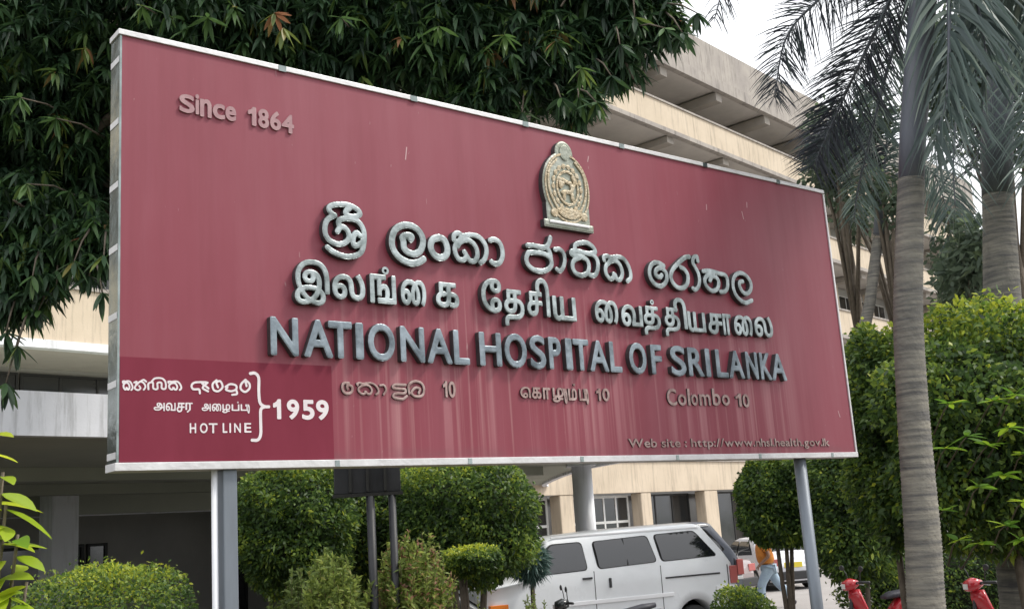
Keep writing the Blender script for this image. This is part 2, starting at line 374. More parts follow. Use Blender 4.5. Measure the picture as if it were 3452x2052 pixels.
# storey above the porch canopy, left of the sign: a strip of curtained dark glass
for c in np.arange(-9,8,3.1): window(c,c+3.05,2.85,4.2,6.7,3,[],curt=False,fm='darkframe',t=.06)
boxo('back_wall',S0,12.,2.9,3.1,3.75,6.85,M['backwall'],B)
# ---- ground floor right of the porch: round-edged pillars and windows
for c,wd in ((9.6,.7),(13.3,.7),(17.95,.74),(22.7,.66),(27.3,1.0),(32.,.7),(36.6,.7),(41.3,.7)):
    boxo('pillar',c-wd/2,c+wd/2,.02,.5,0,3.149,M['cream'],B,.05)
xs=[9.6,13.3,17.95,22.7,27.3,32.,36.6,41.3,46]
for k in range(8):
    a,b=xs[k]+.52,xs[k+1]-.42
    if k<3: window(a,b,.62,.55,3.1,5 if k==2 else 4,[.64],curt=True,t=.09)
    else: window(a,b,.9,.3,3.1,3,[],curt=True,fm='darkframe',t=.07)
    boxo('sill_wall',a,b,.63,.8,0,.5,M['cream'],B)
boxo('back_wall',12.,S1,3.2,3.4,0,3.5,M['backwall'],B)
# ---- porch: canopy roof on columns
def canopy():
    cpts=catmull([(16.9,.0),(15.3,-1.3),(12.1,-4.6),(9.9,-7.2),(8.9,-8.9),(7.6,-10.8),(5.2,-11.9),(2.2,-12.1)],6)
    poly=[tuple(p) for p in cpts]+[(-14,-12.1),(-14,0.)]
    bm=bmesh.new(); A=[bm.verts.new((x,y,3.5)) for x,y in poly]; C=[bm.verts.new((x,y,3.62)) for x,y in poly]
    bm.faces.new(A); bm.faces.new(C[::-1])
    for i in range(len(poly)): j=(i+1)%len(poly); bm.faces.new((A[i],A[j],C[j],C[i]))
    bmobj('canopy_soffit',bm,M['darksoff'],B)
    # white upstand round the free edge
    pts=[tuple(p) for p in cpts]+[(-14,-12.1)]
    bm=bmesh.new(); prev=None
    for i,(x,y) in enumerate(pts):
        t=np.array(pts[min(i+1,len(pts)-1)])-np.array(pts[max(i-1,0)]); t=t/np.linalg.norm(t); nn=np.array([-t[1],t[0]])
        a=np.array([x,y])+nn*.06; c=np.array([x,y])-nn*.10
        ring=[bm.verts.new((*a,3.44)),bm.verts.new((*c,3.44)),bm.verts.new((*c,3.93)),bm.verts.new((*a,3.93))]
        if prev: 
            for k in range(4): bm.faces.new((prev[k],prev[(k+1)%4],ring[(k+1)%4],ring[k]))
        else: bm.faces.new(ring)
        prev=ring
    bm.faces.new(prev[::-1]); bmobj('canopy_parapet',bm,M['stained'],B)
    for y in (-7.4,-3.8): boxo('beam',-14,8 if y<-5 else 11,y,y+.35,3.3,3.499,M['darksoff'],B)
canopy()
boxo('lintel',S0,13.,0,.3,3.08,3.5,M['darksoff'],B)
boxo('beam',S0,13.,.32,.5,3.06,3.16,M['white'],B)
for x in (-.45,6.2): boxo('pillar',x,x+.60,-.62,-.02,0,3.5,M['white'],B,.01)
boxo('back_wall',S0,12.,6.0,6.2,0,3.5,M['backwall'],B)
boxo('ceiling',S0,12.,.5,6.0,3.4,3.5,M['darksoff'],B)
boxo('side_wall',11.8,12.,.5,6.0,0,3.4,M['backwall'],B)
def opening(x0,x1,z1,y=5.99,f=.08,name='door'):
    bm=bmesh.new(); box(bm,x0,x0+f,y-.08,y,0,z1); box(bm,x1-f,x1,y-.08,y,0,z1); box(bm,x0+f,x1-f,y-.08,y,z1-f,z1)
    d=bmobj(name,bm,M['darkframe'],B); boxo('door_leaf',x0+f,x1-f,y-.03,y-.01,0,z1-f,M['glass'],d)
for a,b,h in ((-6,-3.6,2.5),(-3.2,-.8,2.5),(1.2,3.6,2.5),(3.7,4.3,2.5),(7.9,9.0,2.2)): opening(a,b,h)
# round white column that carries the canopy corner
cb=pt(1977,1800,25.5)
colm=thing('canopy_column','smooth round grey-white column rising behind the roof of the white van','column',(cb[0],25.5,0))
tubeo('shaft',[(0,0,0),(0,0,3.44)],.235,M['white'],colm,20)
bm=bmesh.new(); box(bm,-.34,.34,-.34,.34,3.44,3.5,.01); bmobj('capital',bm,M['white'],colm)
GLYPHS='E,N,844,1023,629,845 E,A,1054,1246,627,852 E,T,1214,1378,634,845 E,I,1397,1455,638,845 E,O,1482,1677,621,842 E,N,1712,1894,631,843 E,A,1909,2102,633,838 E,L,2113,2240,631,844 E,H,2318,2503,637,840 E,O,2525,2719,623,842 E,S,2742,2885,626,834 E,P,2909,3024,628,838 E,I,3062,3126,628,836 E,T,3133,3284,625,842 E,A,3284,3467,624,846 E,L,3480,3599,617,856 E,O,3674,3855,618,842 E,F,3899,4018,625,847 E,S,4107,4277,625,849 E,R,4299,4473,619,848 E,I,4496,4553,623,845 E,L,4616,4757,618,825 E,A,4764,4951,622,828 E,N,4977,5125,625,831 E,K,5151,5294,625,834 E,A,5293,5486,624,836 T,இ,1005,1235,928,1204 T,ல,1253,1479,978,1143 T,ங,1513,1700,975,1157 T,o,1598,1654,1158,1210 T,ை,1734,1924,978,1146 T,க,1998,2180,984,1151 T,ே,2362,2532,978,1213 T,த,2549,2721,899,1151 T,ச,2748,2885,979,1152 T,ி,2830,2953,984,1253 T,ய,2977,3193,963,1139 T,ை,3373,3603,974,1146 T,வ,3634,3852,965,1130 T,த,3862,4042,914,1135 T,o,3937,3988,1146,1187 T,த,4086,4256,916,1141 T,ி,4196,4337,982,1226 T,ய,4343,4545,965,1128 T,ச,4576,4742,962,1132 T,ா,4750,4852,964,1137 T,ை,4885,5112,970,1139 T,ல,5137,5373,973,1151 H,அ,191,250,298,342 H,வ,255,309,299,343 H,ச,314,358,293,344 H,ர,363,403,291,345 H,அ,453,504,300,342 H,ை,510,564,301,343 H,ழ,569,616,292,341 H,ப,624,669,305,341 H,o,655,666,347,356 H,ப,677,719,306,342 H,ு,705,730,291,342 H,H,386,421,182,235 H,O,442,485,182,236 H,T,492,541,182,236 H,L,571,597,184,237 H,I,610,618,184,237 H,N,637,676,185,237 H,E,697,737,186,239 H,1,871,920,262,375 H,9,956,1033,261,375 H,5,1051,1130,260,375 H,9,1141,1223,259,376 K,1,2038,2070,412,515 K,0,2079,2133,410,514 K,ெ,2662,2750,421,497 K,க,2760,2843,419,496 K,ா,2858,2922,417,495 K,ழ,2942,3044,399,498 K,ு,3027,3076,388,495 K,ம,3086,3165,414,497 K,o,3133,3159,514,531 K,ப,3187,3248,413,496 K,ு,3230,3275,387,497 K,1,3350,3390,415,504 K,0,3407,3477,415,506 K,C,4065,4169,395,523 K,o,4183,4271,397,484 K,l,4291,4316,399,528 K,o,4328,4401,400,487 K,m,4419,4545,402,490 K,b,4572,4661,404,537 K,o,4681,4770,406,492 K,1,4843,4910,399,505 K,0,4928,5008,396,502 P,S,333,422,1989,2100 P,i,427,448,1992,2114 P,n,454,523,1985,2094 P,c,530,604,1989,2082 P,e,607,673,1991,2081 P,1,748,798,1988,2105 P,8,811,880,1985,2105 P,6,888,959,1986,2105 P,4,963,1044,1983,2102'
STROKES=(
  'S,31:1280,1496 1252,1518 1250,1544 1282,1563 1343,1574 1400,1572 1448,1553 1463,1529 1440,1511 1394,1505 1366,1513 1364,1533 1387,1554|1286,1497 1238,1467 1218,1425 1218,1373 1243,1336 1289,1320 1340,1327 1376,1360 1377,1398 1356,1424 1328,1430 1305,1406 1301,1397|1318,1425 1310,1459 1333,1480 1384,1489 1429,1486 1464,1464 1485,1423 1486,1367 1473,1307 1446,1272 1387,1250 1324,1250 1262,1269 1229,1291|1482,1364 1455,1337 1416,1321 1407,1349 1415,1388 1435,1405 1457,1390;'
  'S,40:1918,1289 1881,1266 1825,1253 1763,1266 1715,1298 1687,1349 1690,1410 1720,1465 1776,1496 1835,1500 1889,1476 1919,1430 1916,1382 1893,1338 1852,1316 1805,1321 1775,1345 1772,1386 1766,1416 1800,1432 1835,1428 1826,1409;'
  'S,42:2045,1447 1999,1429 1978,1385 1992,1338 2029,1314 2074,1319 2105,1350 2106,1396 2086,1436 2045,1447;'
  'S,32:2165,1445 2169,1478 2198,1495 2225,1484 2216,1455 2185,1423 2168,1389 2175,1347 2198,1318 2236,1318 2259,1346 2244,1372|2192,1406 2219,1437 2263,1456 2313,1444 2345,1408 2350,1359 2326,1320 2287,1316 2266,1343|2222,1473 2282,1491 2347,1495 2393,1475 2425,1432 2426,1381 2405,1336 2373,1311;'
  'S,33:2464,1476 2495,1487 2539,1474 2562,1433 2562,1374 2532,1327 2491,1316 2465,1328;'
  'S,33:2791,1427 2770,1384 2783,1338 2831,1309 2899,1305 2961,1325 2996,1363 2987,1406 2937,1432 2855,1434 2791,1427|2787,1477 2838,1483 2894,1479 2950,1482 2984,1513 3003,1557|2963,1483 2987,1451 2995,1407;'
  'S,30:3037,1477 3082,1482 3115,1458 3124,1410 3105,1356 3071,1322 3041,1333;'
  'S,32:3281,1448 3214,1416 3192,1372 3214,1325 3271,1310 3329,1333 3352,1381 3339,1429 3281,1448 3231,1450 3191,1459 3198,1481 3253,1487 3326,1481 3400,1475 3438,1443 3442,1397 3423,1345 3392,1318 3355,1321|3227,1495 3235,1531 3288,1553 3353,1559 3406,1536 3426,1499 3382,1485;'
  'S,31:3509,1447 3507,1472 3542,1481 3574,1468 3556,1437 3518,1398 3517,1347 3551,1311 3585,1322 3594,1351|3540,1421 3581,1447 3639,1449 3673,1413 3682,1363 3657,1317 3623,1314 3607,1345|3574,1472 3638,1486 3701,1481 3745,1442 3768,1382 3762,1334 3729,1310;'
  'S,33:4134,1466 4083,1484 4024,1478 3982,1439 3970,1385 3990,1337 4033,1307 4091,1304 4144,1344 4157,1399 4130,1434 4089,1446 4043,1422 4038,1383 4079,1372 4102,1390;'
  'S,34:4433,1570 4381,1557 4290,1497 4228,1444 4201,1387 4224,1335 4279,1306 4341,1315 4386,1358 4395,1421 4362,1461 4325,1473;'
  'S,32:4531,1545 4524,1580 4483,1568 4471,1527 4494,1490 4521,1445 4527,1386 4505,1333 4462,1306 4441,1316;'
  'S,33:4694,1453 4622,1435 4587,1392 4608,1342 4667,1315 4729,1337 4755,1391 4731,1429 4680,1432 4651,1397|4581,1467 4658,1478 4761,1468 4842,1459 4863,1425 4856,1364 4820,1324 4766,1316;'
  'S,33:5143,1274 5060,1249 4985,1273 4939,1322 4926,1390 4948,1449 4996,1486 5058,1496 5121,1469 5156,1419 5140,1360 5085,1326 5038,1339 5009,1381 5015,1418 5053,1426;'
  'H,11:30,441 29,448 35,450 42,446 39,439 33,429 34,416 41,406 47,409 48,416|36,435 43,441 54,441 61,432 64,419 60,408 54,407 51,415|42,447 53,451 64,449 73,439 79,424 79,412 73,405;'
  'H,11:88,444 101,449 96,429 91,414 108,405 121,415 114,427|101,432 118,450 138,443 147,423 138,408|116,447 136,460 151,451;'
  'H,12:163,411 163,441 186,447 189,416 211,415 211,445 232,446 234,418 254,418 254,451 234,471 199,470 181,454;'
  'H,12:271,448 269,454 278,456 287,453 283,445 274,435 275,422 285,413 294,416 295,423|279,441 289,447 304,448 314,439 318,426 313,414 304,414 299,422|287,454 303,457 319,456 331,446 339,431 339,419 331,412;'
  'H,14:478,458 417,455 397,438 406,418 438,418 443,397|487,456 459,427 489,409|457,450 492,425;'
  'H,14:538,471 516,449 521,418 548,411 573,435 560,466 538,458 546,432;'
  'H,14:590,436 618,452 651,445 651,424 623,413 592,420 601,433|651,424 656,399 628,393;'
  'H,15:708,479 682,454 679,427 704,411 730,431 730,458 708,474 713,444;'
  'H,21:737,515 765,518 787,492 786,417 792,353 819,332 845,331|819,330 796,313 794,246 793,178 776,146 741,144;'
  'K,11:1359,480 1323,475 1316,443 1337,417 1377,427 1381,459 1351,465 1350,444;'
  'K,9:1420,469 1417,478 1436,482 1454,477 1445,465 1426,450 1428,431 1448,417 1467,421 1470,432|1437,459 1458,469 1490,470 1510,456 1517,437 1506,419 1487,418 1477,430|1454,478 1488,483 1522,482 1547,467 1562,444 1561,426 1545,416;'
  'K,9:1576,472 1605,473 1617,444 1599,418;'
  'K,11:1759,481 1682,479 1668,460 1715,454 1754,452 1748,429 1679,424 1670,402 1729,392 1764,411;'
  'K,11:1783,427 1781,478 1822,505 1874,496 1894,459 1878,418 1825,411 1800,434 1828,465 1863,458 1853,432;'
)
# ============================================================ THE SIGN
YS=.6786; SW,SH,SZ=6.379,2.4,CZ+.434
SG=thing('sign_board','large faded red hospital sign board with raised metal lettering on two steel posts','sign board',(-2.0624,5.527,0),YS)
D_=.14
boxo('board_panel',.012,SW-.012,0,.03,SZ+.03,SZ+SH-.022,M['redpanel'],SG)
boxo('back_sheet',.02,SW-.02,.10,D_,SZ+.03,SZ+SH-.03,M['alu'],SG)
boxo('side_sheet',0,.012,-.002,D_,SZ+.0,SZ+SH,M['alu_side'],SG)
for z in (.05,.42,.78,1.15,1.5,1.86,2.22): boxo('side_rib',-.003,-.0005,.004,D_-.004,SZ+z,SZ+z+.035,M['alu'],SG)
boxo('frame_top',-.01,SW+.01,-.012,D_,SZ+SH-.022,SZ+SH+.010,M['alu'],SG,.003)
boxo('frame_bottom',-.01,SW+.01,-.012,D_,SZ-.012,SZ+.03,M['alu'],SG,.003)
boxo('frame_right',SW-.012,SW+.006,-.01,D_,SZ+.03,SZ+SH-.03,M['alu'],SG,.002)
for u in (.95,1.9,2.85,3.8,4.75,5.7):      # joints of the edge trim, with a rivet
    boxo('trim_joint',u,u+.05,-.0145,-.0125,SZ+SH-.028,SZ+SH+.009,M['alu_side'],SG)
    boxo('trim_joint',u+.3,u+.33,-.0145,-.0125,SZ-.010,SZ+.026,M['alu_side'],SG)
tubeo('conduit_pipe',[(.548,.06,0),(.548,.06,SZ-.012)],.017,M['white'],SG,10)
boxo('post',.582,.662,.02,.10,0,SZ-.012,M['post'],SG,.006)
boxo('post',3.13,3.16,.19,.22,1.5,SZ+.1,M['post'],SG,.004) if False else None
tubeo('post',[(5.67,.07,0),(5.67,.07,SZ-.012)],.050,M['post'],SG,20)
boxo('hotline_sticker',.014,1.25,-.0035,-.0005,SZ+.032,SZ+.578,M['hotpanel'],SG)
def fieldmesh(F,x0,z0,h,depth,cham,yb=0.):
    """marching squares on a signed field (negative inside): flat letter face with a small chamfer and side walls"""
    ny,nx=F.shape; V=[];ids={};Fc=[];side=[]
    def vert(key,x,z,d):
        k=(key,d)
        if k not in ids:
            ids[k]=len(V); V.append((x0+x*h,yb-depth+(0 if d else 0),z0+z*h) if not d else (x0+x*h,yb,z0+z*h))
        return ids[k]
    ins=F<0
    cand=np.argwhere(ins[:-1,:-1]|ins[1:,:-1]|ins[:-1,1:]|ins[1:,1:])
    for j,i in cand:
        c=[(i,j),(i+1,j),(i+1,j+1),(i,j+1)]; vals=[F[b,a] for a,b in c]; poly=[]
        for k in range(4):
            a,b=c[k],c[(k+1)%4]; va,vb=vals[k],vals[(k+1)%4]
            if va<0: poly.append((('c',)+a,a[0],a[1],False))
            if (va<0)!=(vb<0):
                t=va/(va-vb); x=a[0]+(b[0]-a[0])*t; z=a[1]+(b[1]-a[1])*t
                poly.append((('e',)+tuple(sorted((a,b))),x,z,True))
        if len(poly)<3: continue
        f=[vert(p[0],p[1],p[2],0) for p in poly]; Fc.append(f)
        for k in range(len(poly)):
            p,q=poly[k],poly[(k+1)%len(poly)]
            if p[3] and q[3] and not(len(poly)==2):
                # edge lies along the contour if it is not a grid edge
                if p[0][1:]!=q[0][1:]:
                    side.append((f[k],f[(k+1)%len(poly)],vert(q[0],q[1],q[2],1),vert(p[0],p[1],p[2],1)))
    V=np.array(V)
    # rounded shoulder
    if cham>0:
        n=len(V); fr=np.array([abs(v[1]-(yb-depth))<1e-9 for v in V])
        gx=np.clip((V[:,0]-x0)/h,0,nx-1.001); gz=np.clip((V[:,2]-z0)/h,0,ny-1.001)
        ix=gx.astype(int); iz=gz.astype(int); fx=gx-ix; fz=gz-iz
        d=-(F[iz,ix]*(1-fx)*(1-fz)+F[iz,ix+1]*fx*(1-fz)+F[iz+1,ix]*(1-fx)*fz+F[iz+1,ix+1]*fx*fz)
        k=np.clip(1-d/cham,0,1)
        V[fr,1]+=cham*.6*k[fr]**1.6
    return V,Fc,side
def seg_dist(X,Z,P):
    D=np.full(X.shape,9.)
    for a,b in zip(P[:-1],P[1:]):
        d=b-a; L=d@d+1e-12; t=np.clip(((X-a[0])*d[0]+(Z-a[1])*d[1])/L,0,1)
        D=np.minimum(D,np.hypot(X-a[0]-t*d[0],Z-a[1]-t*d[1]))
    return D
def relief(name,F,x0,z0,h,depth,cham,face,sidem,yb=0.,parent=None):
    V,Fc,sd=fieldmesh(F,x0,z0,h,depth,cham,yb)
    me=bpy.data.meshes.new(name); me.from_pydata([tuple(v) for v in V],[],[tuple(f) for f in Fc]+sd); me.update()
    me.materials.append(face); me.materials.append(sidem)
    mi=np.zeros(len(me.polygons),dtype=np.int32); mi[len(Fc):]=1; me.polygons.foreach_set('material_index',mi)
    sm=np.zeros(len(me.polygons),dtype=bool); sm[:len(Fc)]=True; me.polygons.foreach_set('use_smooth',sm)
    return link(bpy.data.objects.new(name,me),parent or SG)
for s in STROKES.strip(';').split(';'):
    hd,ps=s.split(':'); grp,wmm=hd.split(','); hw=float(wmm)/2000*{'S':1.12,'H':.82,'K':1.45}[grp]
    paths=[[np.array([float(v)/1000 for v in q.split(',')]) for q in p.split(' ')] for p in ps.split('|')]
    paths=[catmull(p,4) for p in paths]
    allp=np.concatenate([np.array(p) for p in paths]); res={'S':.006,'H':.0022,'K':.0028}[grp]
    lo=allp.min(0)-hw-.012; hi=allp.max(0)+hw+.012
    X,Z=np.meshgrid(np.arange(lo[0],hi[0],res),np.arange(lo[1],hi[1],res))
    F=np.full(X.shape,9.)
    for p in paths: F=np.minimum(F,seg_dist(X,Z,p))
    F-=hw
    if grp=='S': relief('raised_letter',F,lo[0],SZ+lo[1],res,.045,.006,M['stainless'],M['side'])
    elif grp=='H': relief('sticker_letter',F,lo[0],SZ+lo[1],res,.002,0,M['vinyl'],M['vinyl'],-.0036)
    else: relief('small_letter',F,lo[0],SZ+lo[1],res,.012,.003,M['worn'],M['side'])
# letters cut from type outlines
_cache={}
def glyph(ch):
    """outline of a type character: closed loops of points in em units"""
    if ch in _cache: return _cache[ch]
    if ch=='1':
        _cache[ch]=[np.array([(.19,0),(.30,0),(.30,.7),(.22,.7),(.17,.63),(.10,.575),(.02,.545),(.02,.44),(.11,.465),(.19,.51)])]; return _cache[ch]
    c=bpy.data.curves.new('type','FONT'); c.body=ch; c.resolution_u=5; c.fill_mode='NONE'
    o=bpy.data.objects.new('type',c); COL.objects.link(o); bpy.context.view_layer.update()
    me=bpy.data.meshes.new_from_object(o.evaluated_get(bpy.context.evaluated_depsgraph_get()))
    bpy.data.objects.remove(o); P=np.array([tuple(v.co)[:2] for v in me.vertices]); loops=[];cur=[0]
    E={tuple(sorted(e.vertices)) for e in me.edges}
    for i in range(1,len(P)):
        if (i-1,i) in E: cur.append(i)
        else: loops.append(P[cur]); cur=[i]
    loops.append(P[cur]); bpy.data.meshes.remove(me); _cache[ch]=loops; return loops
def winding(X,Z,loops):
    W=np.zeros(X.shape,int)
    for L in loops:
        for (ax,az),(bx_,bz) in zip(L,np.roll(L,-1,0)):
            if az==bz: continue
            up=(az<=Z)&(bz>Z); dn=(az>Z)&(bz<=Z); m=up|dn
            xi=ax+(Z-az)/(bz-az)*(bx_-ax); W+=np.where(m&(xi>X),np.where(up,1,-1),0)
    return W
def put(name,ch,u0,u1,v0,v1,depth,face,sidem,bold,yb=0.,cham=0.,res=.004):
    if ch=='o' and (v1-v0)<.06 and (u1-u0)<.07:       # dot ring of the Tamil script
        cx,cz=(u0+u1)/2,(v0+v1)/2; r=min(u1-u0,v1-v0)*.34; hw=r*.55; res=max(r/9,.0012)
        X,Z=np.meshgrid(np.arange(cx-2*r-hw,cx+2*r+hw,res),np.arange(cz-2*r-hw,cz+2*r+hw,res))
        return relief(name,np.abs(np.hypot(X-cx,Z-cz)-r)-hw*.75,X[0,0],SZ+Z[0,0],res,depth,0,face,sidem,yb)
    L=glyph(ch); A=np.concatenate(L); lo=A.min(0); hi=A.max(0)
    q=np.array([(u1-u0-2*bold)/(hi[0]-lo[0]),(v1-v0-2*bold)/(hi[1]-lo[1])]); off=np.array([u0+bold,v0+bold])
    L=[(l-lo)*q+off for l in L]
    X,Z=np.meshgrid(np.arange(u0-3*res,u1+4*res,res),np.arange(v0-3*res,v1+4*res,res))
    ins=winding(X+1e-7,Z+1.3e-7,L)!=0; D=np.full(X.shape,9.)
    for l in L:
        B2=np.roll(l,-1,0); mid=(l+B2)/2; t=B2-l; ln=np.linalg.norm(t,axis=1,keepdims=True)+1e-9; nn=np.stack([-t[:,1],t[:,0]],1)/ln*3e-4
        pa=mid+nn; pb=mid-nn
        keep=(winding(pa[:,0],pa[:,1],L)!=0)!=(winding(pb[:,0],pb[:,1],L)!=0)
        for a_,b_,k in zip(l,B2,keep):
            if k: D=np.minimum(D,seg_dist(X,Z,[a_,b_]))
    F=np.where(ins,-D,D)-bold
    return relief(name,F,X[0,0],SZ+Z[0,0],res,depth,cham,face,sidem,yb)
for gsp in GLYPHS.split(' '):
    r,ch,a,b,c,d=gsp.split(','); a,b,c,d=[int(q)/1000 for q in (a,b,c,d)]
    if r=='E':
        c,d=.620,.843
        if ch in 'OS': c-=.005; d+=.005
        put('raised_letter',ch,a+.002,b-.002,c,d,.045,M['bluesteel'],M['side'],.008 if ch!='I' else .012,cham=.005)
    elif r=='T': put('raised_letter',ch,a,b,c,d,.045,M['stainless'],M['side'],.007,cham=.005)
    elif r=='H': put('sticker_letter',ch,a,b,c,d,.002,M['vinyl'],M['vinyl'],.005 if d-c>.08 else .0012,-.0036,res=.002)
    elif r=='K': put('small_letter',ch,a,b,c,d,.012,M['worn'],M['side'],.003,res=.0025)
    elif r=='P': put('painted_letter',ch,a,b,c,d,.012,M['pinkletter'],M['pinkletter'],.005,res=.0025)
def lineof(txt,u0,u1,v0,xh,name,depth,m,bold):
    ws=[]; x=0
    for ch in txt:
        if ch==' ': x+=.28; continue
        A=np.concatenate(glyph(ch)); w_=A[:,0].max()-A[:,0].min(); ws.append((ch,x,w_,A[:,1].min(),A[:,1].max())); x+=w_+.09
    k=(u1-u0)/x
    for ch,x_,w_,a,b in ws: put(name,ch,u0+x_*k-bold,u0+(x_+w_)*k+bold,v0+a*xh-bold,v0+b*xh+bold,depth,m,M['side'],bold,res=.0022)
lineof('Web site : http://www.nhsl.health.gov.lk',3.63,6.01,.088,.088,'small_letter',.008,M['worn'],.0015)
# emblem: plate, oval wreath, lion disc, pot, pedestal
ex,ez=3.19,1.945
X,Z=np.meshgrid(np.arange(ex-.3,ex+.3,.006),np.arange(1.60,2.36,.006))
ell=(np.hypot((X-ex)/.225,(Z-ez)/.275)-1)*.23
bulb=(np.hypot((X-ex+.0)/.085,(Z-2.21)/.095)-1)*.085
neck=np.maximum(np.abs(X-ex)-.10+(Z-2.13)*.25,np.abs(Z-2.14)-.07)
ped=np.maximum(np.abs(X-ex)-.205,np.abs(Z-1.735)-.085); foot=np.maximum(np.abs(X-ex)-.235,np.abs(Z-1.665)-.028)
F=np.minimum.reduce([ell,bulb,neck,ped,foot])
emb=relief('emblem',F,X[0,0],SZ+Z[0,0],.006,.05,.012,M['emb_plate'],M['side'])
def er(F,depth,m,cham=.004,name='emblem_relief'): 
    o=relief(name,F,X[0,0],SZ+Z[0,0],.006,depth,cham,m,m,-.0495); o.parent=emb; return o
rr=np.hypot((X-ex)/.8,Z-ez)
er(np.abs(rr-.125)-.010,.012,M['gold'])
an=np.arctan2(Z-ez,(X-ex)/.8); er(np.abs(rr-.165)-.020*np.abs(np.cos(an*9)),.008,M['gold'])
er(np.abs(np.hypot((X-ex)/.205,(Z-ez)/.255)-1)*.22-.007,.010,M['gold'])
lion=[[(-.06,-.04),(-.02,-.03),(.03,-.03),(.05,.0),(.03,.04),(-.02,.045),(-.05,.06)],[(-.04,-.03),(-.045,-.085)],[(.035,-.02),(.045,-.085)],[(-.05,.03),(-.075,.0),(-.08,.06)],[(.05,.0),(.08,.05),(.06,.085)]]
FL=np.full(X.shape,9.)
for p in lion: FL=np.minimum(FL,seg_dist(X,Z,[np.array([ex+a*.9,ez+b]) for a,b in p]))
er(FL-.014,.016,M['gold'],.006)
er(np.maximum((np.hypot((X-ex)/.12,(Z-1.78)/.07)-1)*.07,Z-1.79),.014,M['gold'])
for dx in (-.14,.14): er(np.hypot(X-ex-dx,Z-1.745)-.032,.012,M['gold'])
er(np.maximum(np.abs(X-ex)-.19,np.abs(Z-1.675)-.010),.010,M['alu'])
er((np.hypot((X-ex)/.05,(Z-2.215)/.06)-1)*.05,.010,M['emb_plate'])
wl=[[(ex-.05-.0*k,1.73),(ex-.12,1.80),(ex-.175,1.92),(ex-.165,2.06),(ex-.09,2.15)] for k in (0,)]+[[(ex+.05,1.73),(ex+.12,1.80),(ex+.175,1.92),(ex+.165,2.06),(ex+.09,2.15)]]
FL=np.full(X.shape,9.)
for p in wl: FL=np.minimum(FL,seg_dist(X,Z,catmull(p,5)))
er(FL-.009,.013,M['gold'])
# small chips and scratches: flat bare spots on the paint
for (a,b,l_,t_) in ((3.47,2.23,.05,.3),(5.2,2.02,.07,-.2),(4.75,2.03,.05,.1),(1.85,2.0,.09,.15),(6.2,.36,.06,-.3),(5.27,2.12,.05,.1)):
    bm=bmesh.new(); box(bm,-.004,.004,-.0012,-.0004,-l_/2,l_/2)
    bmesh.ops.transform(bm,verts=bm.verts,matrix=Matrix.Translation((a,0,SZ+b))@Matrix.Rotation(t_,4,'Y')); bmobj('paint_chip',bm,M['chip'],SG)
# ============================================================ NOTICE BOARD BEHIND THE SIGN
q=pt(1240,1640,9.6)
NB=thing('notice_board','dark notice board on two thin black posts seen from behind under the red sign','notice board',(q[0],9.6,0),.25)
boxo('board_panel',-.29,.29,0,.04,2.50,3.05,M['boardblk'],NB,.006)
for x in (-.155,-.005,.15): boxo('back_rail',x-.012,x+.012,-.03,-.001,2.51,3.04,M['darkframe'],NB)
boxo('board_frame',-.305,.305,-.012,.052,2.47,2.499,M['darkframe'],NB)
tubeo('post',[(.02,.02,0),(.02,.02,2.47)],.038,M['boardblk'],NB,10)
tubeo('post',[(.21,.02,0),(.21,.02,2.47)],.034,M['boardblk'],NB,10)

# ============================================================ VEHICLES
def wheel(parent,x,y,r=.31,wd=.19,side=-1,spokes=6):
    prof=[(r*.62,-wd/2),(r*.93,-wd/2),(r,-wd*.36),(r,wd*.36),(r*.93,wd/2),(r*.62,wd/2)]
    n=28;V=[];Fc=[]
    for k in range(n):
        a=2*math.pi*k/n
        for rr,yy in prof: V.append((x+rr*math.cos(a),y+yy,r+rr*math.sin(a)))
    m=len(prof)
    for k in range(n):
        for j in range(m-1): Fc.append((k*m+j,k*m+j+1,((k+1)%n)*m+j+1,((k+1)%n)*m+j))
    t=meshobj('wheel',V,Fc,M['tyre'],parent,True)
    bm=bmesh.new(); yo=y+side*wd*.30
    def ring(r0,y0,r1,y1):
        A=[bm.verts.new((x+r0*math.cos(2*math.pi*k/n),y0,r+r0*math.sin(2*math.pi*k/n))) for k in range(n)]
        C=[bm.verts.new((x+r1*math.cos(2*math.pi*k/n),y1,r+r1*math.sin(2*math.pi*k/n))) for k in range(n)]
        for k in range(n): bm.faces.new((A[k],A[(k+1)%n],C[(k+1)%n],C[k]))
        return C
    ring(r*.64,y+side*wd*.46,r*.60,y+side*wd*.40); ring(r*.60,y+side*wd*.40,r*.56,yo)
    c=ring(r*.56,yo,r*.3,yo+side*.012); c2=ring(r*.3,yo+side*.012,r*.13,yo+side*.03); c3=ring(r*.13,yo+side*.03,r*.11,yo+side*.05)
    bm.faces.new(c3)
    for k in range(spokes):
        a=2*math.pi*k/spokes; cx_,cz_=x+r*.44*math.cos(a),r+r*.44*math.sin(a)
        bmesh.ops.create_cone(bm,cap_ends=True,segments=8,radius1=r*.05,radius2=r*.05,depth=.012,matrix=Matrix.Translation((cx_,yo+side*.004,cz_))@Matrix.Rotation(math.pi/2,4,'X'))
    bmobj('rim',bm,M['rim'],t,True)
def interp(tab,x): return float(np.interp(x,[a for a,b in tab],[b for a,b in tab]))
